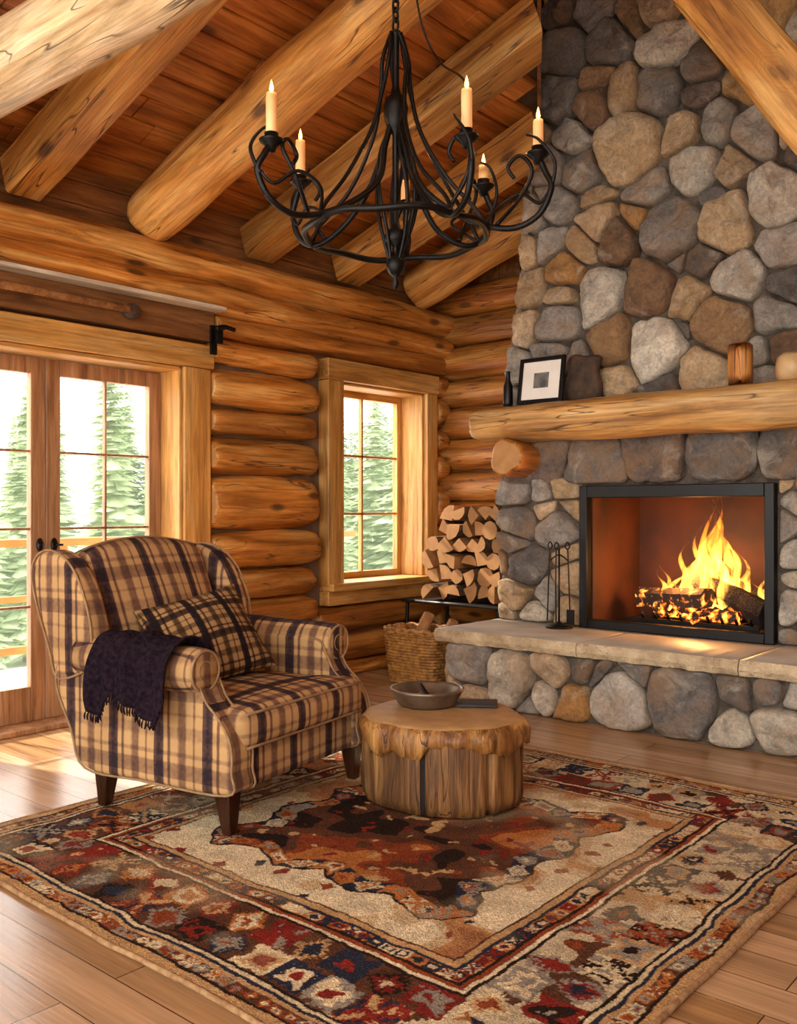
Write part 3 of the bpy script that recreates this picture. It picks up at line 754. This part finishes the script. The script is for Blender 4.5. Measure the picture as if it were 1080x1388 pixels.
for i in range(rows):
    z=.012+i*.0205; f=.84+.16*i/rows; P=[];n=112
    for j in range(n):
        a=2*math.pi*j/n; w=1+.022*math.cos(j*math.pi/2+math.pi*(i%2)); X,Y=sq(a,5,f*w); P.append((X,Y,z))
    b.tube(P,.0125,'wick',6,cyc=True)
for j in range(56):
    a=2*math.pi*j/56; P=[(*sq(a,5,.84+.16*k/6),.36*k/6+.004) for k in range(7)]; b.tube(P,.007,'wick',5)
for q in (0,.012):
    P=[(*sq(2*math.pi*j/60,5,1.01),.362+.014*math.sin(j*.9+q*260)) for j in range(60)]; b.tube(P,.015,'wick',6,cyc=True)
V=[(*sq(2*math.pi*j/40,5,.84),.012) for j in range(40)]; b.add(V,[tuple(range(40))],'wick')
bk_=b.build('wicker_basket'); bfw.build('firewood_pieces',bk_)

# ================================================================ RUG
rx0,rx1,ry0,ry1=-3.43,-.95,1.44,3.97
N=700; W=rx1-rx0; Hh=ry1-ry0
uu,vv=np.meshgrid(np.linspace(0,W,N),np.linspace(0,Hh,N),indexing='ij')
rs=np.random.RandomState(5)
def vn(x,y,sc,seed):
    G=np.random.RandomState(seed).rand(128,128); x=x*sc+50;y=y*sc+50
    xi=np.floor(x).astype(int);yi=np.floor(y).astype(int);fx=x-xi;fy=y-yi;fx=fx*fx*(3-2*fx);fy=fy*fy*(3-2*fy)
    g=lambda a,b_:G[a%128,b_%128]
    return (g(xi,yi)*(1-fx)+g(xi+1,yi)*fx)*(1-fy)+(g(xi,yi+1)*(1-fx)+g(xi+1,yi+1)*fx)*fy
def fbm(x,y,sc,seed): return vn(x,y,sc,seed)*.5+vn(x,y,sc*2.1,seed+1)*.3+vn(x,y,sc*4.3,seed+2)*.2
wx=uu+(fbm(uu,vv,7,1)-.5)*.03; wy=vv+(fbm(uu,vv,7,9)-.5)*.03
C={k:np.array(lin(c)[:3]) for k,c in dict(cream='#d4be96',tan='#bc9464',rust='#8e4222',red='#80261c',navy='#282a38',brown='#5a3622',org='#b06c34',grey='#908474',dk='#28180f',ivory='#dfcca6').items()}
col=np.zeros((N,N,3)); col[:]=C['cream']
e=np.minimum(np.minimum(wx,W-wx),np.minimum(wy,Hh-wy))
horiz=(np.minimum(wx,W-wx)>np.minimum(wy,Hh-wy)); along=np.where(horiz,wx,wy)
side=np.where(horiz,np.where(wy<Hh/2,0,1),np.where(wx<W/2,2,3))
def hashc(i,j,k): return np.modf(np.abs(np.sin(i*12.9898+j*78.233+k*37.7)*43758.5453))[0]
def setc(m,c): col[m]=c
def band(a,b_,bg,cell,rowsn,pals,dens=.6,seed=1,nzs=.5):
    m=(e>=a)&(e<b_); setc(m,bg)
    t=(e-a)/(b_-a)*rowsn; ri=np.floor(t); ci=np.floor(along/cell+.5*(ri%2)); fu=(along/cell+.5*(ri%2))-ci-.5; fv=t-ri-.5
    h=hashc(ci,ri,side+seed); h2=hashc(ci+7,ri+3,side+seed); h3=hashc(ci+17,ri+5,side+seed)
    st_=np.round(fu*9)/9; sv_=np.round(fv*9)/9
    sh=np.where(h<.35,np.abs(st_)+np.abs(sv_)*.9,np.where(h<.6,np.maximum(np.abs(fu),np.abs(fv)*1.1),np.abs(np.abs(st_)-np.abs(sv_)*.8)+.12))
    nz=(fbm(uu,vv,26,seed+3)-.5)*nzs
    for thr,hh in ((.50,h2),(.33,h3),(.16,h)):
        mm=m&(sh+nz<thr)&(hashc(ci,ri,side+seed+thr)<dens+.2)
        idx=(hh*len(pals)).astype(int)%len(pals)
        for q in range(len(pals)): setc(mm&(idx==q),pals[q])
setc(e<.035,C['tan']); setc((e>=.035)&(e<.045),C['dk'])
band(.045,.085,C['brown'],.05,1,[C['cream'],C['rust'],C['grey'],C['org']],.8,2)
setc((e>=.085)&(e<.10),C['tan']); setc((e>=.10)&(e<.112),C['navy']); setc((e>=.112)&(e<.125),C['cream']); setc((e>=.125)&(e<.135),C['dk'])
band(.135,.40,C['brown'],.135,2,[C['rust'],C['navy'],C['cream'],C['red'],C['org'],C['dk'],C['cream'],C['tan'],C['grey']],.75,5)
m=(e>=.135)&(e<.40)&((side==3)|(side==1)); lt_=fbm(uu,vv,4,33)>.36
cm=m&(np.abs(col-C['brown']).sum(-1)<.01)&lt_; setc(cm,C['grey']*.25+C['cream']*.75)
cm=m&(np.abs(col-C['org']).sum(-1)<.01); setc(cm,C['grey'])
cm=m&(np.abs(col-C['rust']).sum(-1)<.01)&(fbm(uu,vv,3,35)>.5); setc(cm,C['brown'])
for s0,s1,k_ in ((.40,.412,'dk'),(.412,.425,'ivory'),(.425,.44,'rust'),(.44,.452,'dk')): setc((e>=s0)&(e<s1),C[k_])
band(.452,.495,C['org'],.05,1,[C['navy'],C['cream'],C['red']],.8,8)
setc((e>=.495)&(e<.507),C['navy']); setc((e>=.507)&(e<.53),C['tan']); setc((e>=.53)&(e<.538),C['brown'])
m=(e>=.538); setc(m,C['ivory']); f1=fbm(uu,vv,3,41); setc(m&(f1>.50),C['tan']*.6+C['ivory']*.4); setc(m&(f1>.57),C['org']*.5+C['tan']*.5); setc(m&(f1>.64),C['rust']*.6+C['tan']*.4)
ci=np.floor(wx/.10);cj=np.floor(wy/.10);h=hashc(ci,cj,3);fu=wx/.10-ci-.5;fv=wy/.10-cj-.5
for thr,a in ((.14,'rust'),(.24,'navy'),(.30,'red')):
    mm=m&(h<thr)&(h>thr-.10)&(np.abs(fu)*1.2+np.abs(fv)+(fbm(uu,vv,30,77)-.5)*.6<.26); setc(mm,C[a])
jag=.12*np.abs(((along*3.2)%1)-.5)*2+.14*(fbm(uu,vv,5,19)-.5)
inner=e-jag*.6
m=(inner>=.66); setc(m,C['dk'])
e_=e; e=inner; band(.67,.755,C['navy'],.10,1,[C['cream'],C['rust'],C['grey'],C['org']],.85,12); e=e_
m=(inner>=.755); setc(m,C['rust']*.85); f2=fbm(uu,vv,3.5,55); setc(m&(f2>.47),C['brown']); setc(m&(f2<.38),C['org']); setc(m&(f2>.60),C['dk'])
f3=fbm(uu,vv,14,58); setc(m&(f3>.70),C['red']); setc(m&(f3<.28),C['tan'])
wear=fbm(uu,vv,16,71)
col*=(.64+.6*wear)[...,None]
fade=np.clip((fbm(uu,vv,2.2,81)-.52)*3,0,.3)[...,None]; col=col*(1-fade)+C['cream']*.8*fade
sp=rs.rand(N,N); col*=(.68+.6*sp)[...,None]
zz=.013+.004*(fbm(uu,vv,22,91)-.5)+.003*(sp-.5)
ox=(fbm(uu*0+0.1,vv,2,13)-.5)*.03; oy=(fbm(uu,vv*0+.1,2,15)-.5)*.03
PX=uu+rx0+ox; PY=vv+ry0+oy
co=np.stack([PX,PY,zz],-1).reshape(-1,3).astype(np.float32)
me=D.meshes.new('rug'); me.vertices.add(N*N); me.vertices.foreach_set('co',co.ravel())
I=np.arange(N*N).reshape(N,N); q=np.stack([I[:-1,:-1],I[1:,:-1],I[1:,1:],I[:-1,1:]],-1).reshape(-1,4); nf=len(q)
me.loops.add(nf*4); me.loops.foreach_set('vertex_index',q.ravel().astype(np.int32)); me.polygons.add(nf)
me.polygons.foreach_set('loop_start',np.arange(nf,dtype=np.int32)*4); me.polygons.foreach_set('loop_total',np.full(nf,4,dtype=np.int32)); me.update(calc_edges=True)
me.polygons.foreach_set('use_smooth',np.ones(nf,dtype=bool))
ca=me.color_attributes.new('Col','FLOAT_COLOR','POINT'); ca.data.foreach_set('color',np.concatenate([col.reshape(-1,3),np.ones((N*N,1))],1).astype(np.float32).ravel())
t=NT('rug_wool'); v=t.obj(); a=t.n('Attribute',attribute_name='Col').outputs['Color']
c_=t.mix(.6,a,t.ramp(t.noise(t.mapping(v,(1,2.4,1)),170,2),[(.3,.6),(.65,1.3)]),'MULTIPLY')
M['rug']=t.fin(c_,.95,t.noise(v,220,2),.8,.006,spec=.15)
me.materials.append(M['rug']); rug=D.objects.new('rug',me); S.collection.objects.link(rug)
b=MB(); P=[Vector(co[i]) for i in list(I[:,0][::8])+list(I[-1,:][::8])+list(I[:,-1][::-1][::8])+list(I[0,:][::-1][::8])]
P=[Vector((p.x,p.y,.009)) for i,p in enumerate(P) if i==0 or (p-P[i-1]).length>.004]
b.tube(P,.0085,'fringe',6,cyc=True); b.build('edge_binding',rug)

# ================================================================ STUMP TABLE
tb=empty('stump_coffee_table',(-2.375,3.07,.016))
M['gap']=simple('stump_crack','#140b05','#24140a',20,.9,.5)
b=MB(); V=[];Fc=[]; zs=[0,.012,.05,.10,.16,.22,.28,.31]; K=8; n=K*18
ang=[0,.62,1.55,2.2,3.05,3.9,4.55,5.5]   # irregular facets
def rb(a):
    a=(a+.35)%(2*math.pi); q=max(i for i in range(8) if ang[i]<=a+1e-9); a0=ang[q]; a1=ang[q+1] if q<7 else 2*math.pi
    mid=(a0+a1)/2; hw=(a1-a0)/2
    return .342*math.cos(hw*.8)/math.cos((a-mid)*.8)*(1+.03*math.sin(2*a+1))
for k,z in enumerate(zs):
    for s_ in range(8):
        a0=ang[s_]; a1=ang[s_+1] if s_<7 else 2*math.pi
        for jj in range(18):
            a=a0+(a1-a0)*jj/18-.35
            r=rb(a)-(.030 if jj==0 else (.008 if jj in (1,17) else 0))
            r+=.012*noise.noise(Vector((math.cos(a)*3,math.sin(a)*3+z*4,2)))
            if z<.03: r-=.02*(1-z/.03)**2
            V.append((r*math.cos(a),r*math.sin(a),z+(.014*max(0,math.sin(a*2.5+2)) if z<.01 else 0)))
m_=len(zs); fg=[]
for i in range(m_-1):
    for j in range(n):
        q_=(i*n+j,i*n+(j+1)%n,(i+1)*n+(j+1)%n,(i+1)*n+j)
        (fg if (j%18 in (0,17) and (j//18) in (1,4,6)) else Fc).append(q_)
Fc.append(tuple(range(n))[::-1]); Fc.append(tuple((m_-1)*n+j for j in range(n)))
b.add(V,Fc,'stump'); b.mats.append('gap')
for f in fg: b.f.append(list(f)); b.mi.append(1); b.sm.append(True)
b.build('base',tb)
b=MB(); V=[];Fc=[]; n=160
def rt(a): return rb(a)+.006+.009*math.sin(3*a+.8)+.010*noise.noise(Vector((math.cos(a)*5,math.sin(a)*5,8)))
prof=[(.0,.350),(.55,.351),(.88,.348),(.955,.340),(1.0,.320),(1.02,.300),(1.015,.28),(1.0,.262),(.96,.258)]
for q,(f,z) in enumerate(prof):
    for j in range(n):
        a=2*math.pi*j/n; dr=0
        if q>=4:
            nn_=noise.noise(Vector((math.cos(a)*2.2,math.sin(a)*2.2,5)))
            dr=(-.09*max(0,-nn_-.0)+.02*max(0,nn_)+.018*noise.noise(Vector((math.cos(a)*7,math.sin(a)*7,5))))*(q-3)/4
        wob=.010*noise.noise(Vector((math.cos(a)*8,math.sin(a)*8,q*.8))) if q>=3 else 0
        V.append(((rt(a)*f+wob)*math.cos(a),(rt(a)*f+wob)*math.sin(a),z+dr+.004*noise.noise(Vector((f*math.cos(a)*4,f*math.sin(a)*4,0)))))
m_=len(prof)
for i in range(m_-1):
    for j in range(n): Fc.append((i*n+j,i*n+(j+1)%n,(i+1)*n+(j+1)%n,(i+1)*n+j))
top=[f for q,f in enumerate(Fc) if q<3*n]; ed=[f for q,f in enumerate(Fc) if q>=3*n]
M['stumptop']=endgrain('stump_top','#8e6838','#cca06c','Z')
b.add(V,top,'stumptop'); b.mats.append('bark')
for f in ed: b.f.append(list(f)); b.mi.append(1); b.sm.append(True)
b.build('slab',tb)
b=MB(); T=Matrix.Translation((-2.49,3.11,.370))
b.lathe([(.0,0),(.115,0),(.125,.008),(.150,.055),(.158,.062),(.160,.070),(.150,.072),(.140,.06),(.118,.018),(0,.016)],'pan',36,T)
b.tube(catmull([(-2.49+.05,3.05,.425),(-2.51,3.09,.455),(-2.55,3.15,.43)],5),.009,'iron')
b.lathe([(0,.018),(.05,.018),(.055,.03),(.03,.05),(0,.055)],'pani',20,T)
b.build('metal_bowl')
b=MB(); T=Matrix.Translation((-2.32,3.24,.370))@Matrix.Rotation(math.radians(35),4,'Z')
b.box(-.085,.085,-.065,.065,0,.012,'book',T); b.build('slate_coaster',bevel=.003)

# ================================================================ ARMCHAIR
ch=empty('wingback_armchair',(-2.74,2.60,.017),(0,0,math.radians(10)))
def cat2(P,n=6): return [(p.x,p.y) for p in catmull([(a,b_,0) for a,b_ in P],n,True)]
for sg,nm in ((-1,'near'),(1,'far')):
    pr=cat2([(-.71,.155),(-.4,.15),(.02,.155),(.045,.24),(.04,.34),(-.01,.42),(-.075,.48),(-.115,.55),(-.17,.61),(-.45,.625),(-.76,.65),(-.88,.5),(-.79,.3)],5)
    b=MB(); ya,yb=(-.465,-.345) if sg<0 else (.345,.465); b.slab(pr,ya,yb,'plaid'); o=b.build('side_'+nm,ch,bevel=.022,bseg=4)
    yo=sg*.462
    b=MB(); b.tube([(x,yo,z) for x,z in pr],.005,'pipe',6,cyc=True); b.tube([(x+.003,sg*.35,z) for x,z in pr if x>-.2],.005,'pipe',6); b.build('piping_'+nm,ch)
    b=MB(); P=[-.10,-.115,-.2,-.4,-.6,-.74]
    b.tube([(x,sg*.435,.588+(.012 if i>3 else 0)) for i,x in enumerate(P)],[.066,.082,.088,.088,.086,.075],'plaid',24)
    b.build('arm_roll_'+nm,ch)
    b=MB(); R=.074
    b.tube([(-.102,sg*.435+R*math.cos(a*.2618),.588+R*math.sin(a*.2618)) for a in range(24)],.006,'pipe',6,cyc=True)
    b.tube([(-.100,sg*.435+.035*math.cos(a*.2618),.588+.035*math.sin(a*.2618)) for a in range(18)],.003,'pipe',6)
    b.build('arm_scroll_'+nm,ch)
    pw=cat2([(-.655,.58),(-.65,.72),(-.69,.84),(-.745,.93),(-.82,.99),(-.92,1.015),(-1.0,.99),(-1.035,.91),(-1.00,.76),(-.93,.6),(-.88,.5),(-.75,.52)],5)
    b=MB(); b.slab(pw,-.055,.055,'plaid')
    V=[]
    for v in b.v:
        u=max(0,(v.x+.95)/.3); V.append(Vector((v.x,v.y+sg*(.40+.035*u+.03*max(0,v.z-.7)),v.z)))
    b.v=V; b.build('wing_'+nm,ch,bevel=.03,bseg=4)
    b=MB(); b.tube([(x,sg*(.40+.035*max(0,(x+.95)/.3)+.03*max(0,z-.7))+sg*.05,z) for x,z in pw],.005,'pipe',6,cyc=True); b.build('wing_piping_'+nm,ch)
def arch(o,p):
    if p[2]>0: o=o+Vector((0,0,.055*(1-p[1]**2)*p[2]))
    return o
b=MB(); b.rbox(.085,.365,.335,.06,'plaid',None,(.05,0,0),n=18,fn=arch)
b.build('back',ch,loc=(-.80,0,.68),rot=(0,math.radians(-20),0))
b=MB()
P=[(.055,y,.327+.055*(1-(y/.365)**2)) for y in np.linspace(-.34,.34,22)]; b.tube(P,.006,'pipe',6)
b.build('back_piping',ch,loc=(-.80,0,.68),rot=(0,math.radians(-20),0))
def tc(o,p):
    if o.x>.14: o=Vector((o.x,o.y*(1+.20*min(1,(o.x-.14)/.06)),o.z))
    return o
b=MB(); b.rbox(.345,.345,.078,.045,'plaid',None,(.012,0,.03),n=22,fn=tc); b.build('seat_cushion',ch,loc=(-.29,0,.372))
b=MB()
for zz in (-.062,.062):
    P=[(.325,y,zz+.0) for y in np.linspace(-.385,.385,10)]; b.tube(P,.006,'pipe',6)
b.build('seat_piping',ch,loc=(-.275,0,.372))
b=MB(); b.rbox(.35,.40,.08,.02,'plaid',n=8); b.build('seat_rail',ch,loc=(-.325,0,.228))
b=MB(); b.rbox(.05,.395,.27,.03,'plaid',n=8); b.build('back_shell',ch,loc=(-.80,0,.42),rot=(0,math.radians(-16),0))
b=MB()
for (x,y,k) in ((-.02,-.41,1),(-.02,.41,1),(-.65,-.40,-1),(-.65,.40,-1)):
    V=[];
    for z,w_,ox_ in ((0,.020,.012*k),(.17,.038,0)):
        for sx,sy in ((-1,-1),(1,-1),(1,1),(-1,1)): V.append((x+ox_+sx*w_,y+sy*w_,z))
    b.add(V,[(0,1,5,4),(1,2,6,5),(2,3,7,6),(3,0,4,7),(3,2,1,0),(4,5,6,7)],'legs',None,False)
b.build('legs',ch,bevel=.004)
# pillow
def pil(o,p):
    return Vector((o.x*(max(0,1-p[1]**2)**.42*max(0,1-p[2]**2)**.42+.03),o.y*(1-.09*(1-p[2]**2)),o.z*(1-.09*(1-p[1]**2))))
b=MB(); b.rbox(.085,.24,.215,.01,'plaid2',None,(.03,0,0),n=20,fn=pil)
pl=b.build('plaid_pillow',None)
pl.matrix_world=Matrix.Translation((-2.74,2.60,.014))@Matrix.Rotation(math.radians(10),4,'Z')@Matrix.Translation((-.45,-.05,.64))@Matrix.Rotation(math.radians(-30),4,'Z')@Matrix.Rotation(math.radians(-36),4,'Y')@Matrix.Rotation(math.radians(14),4,'X')
# throw
path=[(-.345,.50),(-.345,.59),(-.37,.658),(-.435,.690),(-.50,.673),(-.545,.61),(-.556,.55),(-.558,.50),(-.56,.455)]
pc=catmull([(0,a,b_) for a,b_ in path],5); nx=44; V=[];Fc=[]
for i in range(nx+1):
    u=i/nx; x=-.585+.42*u
    for j,p in enumerate(pc):
        s_=j/(len(pc)-1)
        wr=.012*math.sin(u*26+s_*2)+.020*noise.noise(Vector((u*7,s_*3,1)))
        ext=(.04*math.sin(u*9+1)+.05*noise.noise(Vector((u*5,9,9))))*max(0,s_-.6)/.4
        nr=Vector((0,p.y+.435,p.z-.59)).normalized() if p.z>.59 else Vector((0,-1 if s_>.4 else 1,0))
        V.append((x+.04*(s_-.5)*(1-2*u)+.01*noise.noise(Vector((u*8,s_*6,4))),p.y+nr.y*(wr+.014),p.z+nr.z*(wr+.014)-ext))
m_=len(pc)
for i in range(nx):
    for j in range(m_-1): Fc.append((i*m_+j,i*m_+j+1,(i+1)*m_+j+1,(i+1)*m_+j))
b=MB(); b.add(V,Fc,'throw')
for i in range(0,nx+1):
    p=Vector(V[i*m_+m_-1]); b.tube([p,p+Vector((random.uniform(-.004,.004),-.003,-.015)),p+Vector((random.uniform(-.008,.008),0,-.03))],.003,'throw',4)
th=b.build('knit_throw'); th.location=(-2.74,2.60,.014); th.rotation_euler=(0,0,math.radians(10))
so=th.modifiers.new('s','SOLIDIFY'); so.thickness=.008

# ================================================================ CHANDELIER
cx,cy=-2.28,2.66
cd=empty('iron_chandelier',(cx,cy,0))
rt_=Vector((CT,ST,0)); fw=Vector((-ST,CT,0))
tips=[(-.42,-.33),(-.37,.13),(.24,-.36),(.51,-.16),(.34,.12),(.04,.43)]
b=MB(); cb=MB(); fb=MB(); lights=[]
for i,(lx,dz) in enumerate(tips):
    t_=rt_*lx+fw*dz; R=t_.length; u=t_/R; side_=Vector((-u.y,u.x,0)); zt=2.44+(.02 if i%2 else 0)
    g=lambda r,z,s=0:u*r+side_*s+Vector((0,0,z))
    b.tube(catmull([g(.015,2.66),g(.05,2.55),g(.10,2.40,.02),g(R*.5,2.27,.03),g(R*.8,2.215,.01),g(R*1.0,2.25),g(R*1.09,2.34,-.01),g(R*1.05,2.40),g(R,zt)],7),.0115,'iron',8)
    b.tube(catmull([g(.02,2.98),g(.045,2.88,.02),g(.06,2.76),g(.10,2.6,-.02),g(.20,2.42,-.03),g(.31,2.29),g(.345,2.225)],7),.008,'iron',7)
    b.tube(catmull([g(.018,2.64),g(.06,2.52,-.02),g(.075,2.38),g(.05,2.24,.01),g(.02,2.12)],6),.007,'iron',7)
    b.tube(catmull([g(.34,2.23),g(R*.70,2.31,.06),g(R*.86,2.35,.05),g(R*1.0,2.30,.02),g(R*1.08,2.34)],6),.0065,'iron',6)
    b.tube(catmull([g(R*.72,2.23),g(R*.86,2.33,.04),g(R*.95,2.42,.03),g(R*.88,2.47,.0),g(R*.80,2.43,-.01),g(R*.84,2.39)],6),.0075,'iron',6)
    b.tube(catmull([g(R*1.08,2.33),g(R*1.12,2.42,-.03),g(R*1.02,2.50,-.05),g(R*.93,2.53,-.03)],6),[.008-.0002*k for k in range(19)],'iron',6)
    T=Matrix.Translation(g(R,zt))
    b.lathe([(0,-.03),(.014,-.028),(.018,-.012),(.040,.006),(.043,.012),(.036,.014),(.024,.016),(.024,.035),(.018,.036),(0,.036)],'iron',18,T)
    hc=[.17,.17,.17,.13,.09,.12][i]
    P=[(.0190,.014),(.0195,.03),(.0185,.08),(.0190,hc-.02),(.0175,hc),(.010,hc+.003),(0,hc-.002)]
    cb.lathe([(0,.012)]+P,'wax',16,T)
    fb.lathe([(0,0),(.004,.003),(.0078,.012),(.006,.024),(.0025,.038),(0,.046)],'cflame',10,Matrix.Translation(g(R,zt+hc+.002)))
    lights.append(Vector((cx,cy,0))+g(R,zt+hc+.03))
b.tube([(.34*math.cos(a*.1309),.34*math.sin(a*.1309),2.225+.006*math.sin(a*.9)) for a in range(48)],.013,'iron',8,cyc=True)
b.lathe([(0,2.02),(.006,2.025),(.014,2.045),(.006,2.065),(.024,2.08),(.036,2.105),(.034,2.13),(.014,2.15),(.014,2.18),(.04,2.20),(.043,2.225),(.02,2.25),(.012,2.28),(.012,2.60),(.03,2.62),(.04,2.65),(.048,2.70),(.04,2.735),(.02,2.75),(.014,2.78),(.014,2.97),(.02,2.98),(0,3.0)],'iron',18)
zt_=zc(cx); z=3.0;k=0
while z<zt_-.02:
    P=[]
    for j in range(14):
        a=2*math.pi*j/14; o_=(.013*math.cos(a),0) if k%2==0 else (0,.013*math.cos(a)); P.append((o_[0],o_[1],z+.012+.027*math.sin(a)))
    b.tube(P,.005,'iron',6,cyc=True); z+=.038;k+=1
b.lathe([(0,zt_-.03),(.05,zt_-.025),(.06,zt_+.01),(0,zt_+.01)],'iron',18)
b.tube(catmull([rt_*.015+Vector((0,0,zt_-.02)),rt_*.05+Vector((0,0,3.4)),rt_*.09+Vector((0,0,3.05)),rt_*.16+Vector((0,0,2.88)),rt_*.24+fw*-.30+Vector((0,0,2.66)),rt_*.25+fw*-.36+Vector((0,0,2.46))],8),.004,'iron',6)
b.build('frame',cd); cb.build('candles',cd); fb.build('candle_flames',cd)
for i,p in enumerate(lights):
    l=D.lights.new('candle_light','POINT'); l.energy=1.0; l.color=(1,.6,.3); l.shadow_soft_size=.012
    o=D.objects.new('candle_light_%d'%i,l); o.location=p+Vector((0,0,.02)); S.collection.objects.link(o); o.parent=cd; o.matrix_parent_inverse=Matrix.Translation((-cx,-cy,0))

# ================================================================ OUTSIDE
boxes('snowy_ground',[(-60,-5.1,-20,60,-2.2,-2.1)],'ground')
b=MB()
b.box(-7.2,-5.0,-2,7.5,-.16,-.08,'deckwhite')
for y in np.arange(-2,7.6,1.5): b.box(-7.15,-7.05,y,y+.09,-.08,.90,'deck')
b.box(-7.20,-7.00,-2,7.5,.90,.96,'deck'); b.box(-7.12,-7.08,-2,7.5,.05,.11,'deck')
b.box(-7.12,-7.08,-2,7.5,.46,.51,'deck')
for y in (-1.9,2.5,7.3): b.box(-7.0,-6.85,y,y+.12,-2.1,-.16,'deck')
b.build('deck_railing')
tp=[]
for i in range(34):
    k=random.uniform(-.5,.06); d=random.uniform(19,34); tp.append((d*(k*CT-ST),d*(CT+k*ST),random.uniform(4.4,6.6)*(.7+d/60)))
tp+=[(-12.4,7.9,5.9),(-12.0,4.3,5.4),(-13.5,15.0,6.4),(-13.0,12.2,5.6)]
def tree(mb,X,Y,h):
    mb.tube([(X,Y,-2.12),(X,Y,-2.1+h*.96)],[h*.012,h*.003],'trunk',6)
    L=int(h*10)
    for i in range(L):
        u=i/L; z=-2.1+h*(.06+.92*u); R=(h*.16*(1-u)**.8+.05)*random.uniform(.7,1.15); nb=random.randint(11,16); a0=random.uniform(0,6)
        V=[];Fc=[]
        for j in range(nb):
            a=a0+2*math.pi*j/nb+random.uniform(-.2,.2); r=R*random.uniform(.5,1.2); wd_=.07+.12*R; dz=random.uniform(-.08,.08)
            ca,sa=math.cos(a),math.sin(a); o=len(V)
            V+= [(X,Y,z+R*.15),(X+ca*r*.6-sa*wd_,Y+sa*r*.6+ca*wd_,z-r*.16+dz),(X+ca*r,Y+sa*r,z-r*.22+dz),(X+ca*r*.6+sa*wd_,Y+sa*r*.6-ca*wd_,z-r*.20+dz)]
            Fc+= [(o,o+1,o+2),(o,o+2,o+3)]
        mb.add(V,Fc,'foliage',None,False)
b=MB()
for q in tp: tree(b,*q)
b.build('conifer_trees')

# ================================================================ LIGHT
wd=D.worlds.new('overcast_sky'); S.world=wd; wd.use_nodes=True; nt=wd.node_tree; bg=nt.nodes['Background']
bg.inputs[0].default_value=(1,.97,.92,1); bg.inputs[1].default_value=4.6
su=D.lights.new('sun','SUN'); su.energy=16; su.color=(1,.9,.76); su.angle=math.radians(2)
so_=D.objects.new('sun',su); S.collection.objects.link(so_); so_.rotation_euler=Vector((.72,.16,-.62)).to_track_quat('-Z','Y').to_euler()
fl=D.lights.new('fire_light','POINT'); fl.energy=26; fl.color=(1,.42,.12); fl.shadow_soft_size=.08
o=D.objects.new('fire_glow',fl); o.location=(-2.36,5.48,.82); S.collection.objects.link(o); o.parent=fire
S.view_settings.view_transform='Standard'

cam=D.cameras.new('camera'); cam.sensor_fit='HORIZONTAL'; cam.sensor_width=36; cam.lens=36*F/1080; cam.shift_y=-4/1080
co_=D.objects.new('camera',cam); co_.location=(0,0,CH); co_.rotation_euler=(math.pi/2,0,TH); S.collection.objects.link(co_); S.camera=co_
cam.clip_end=200
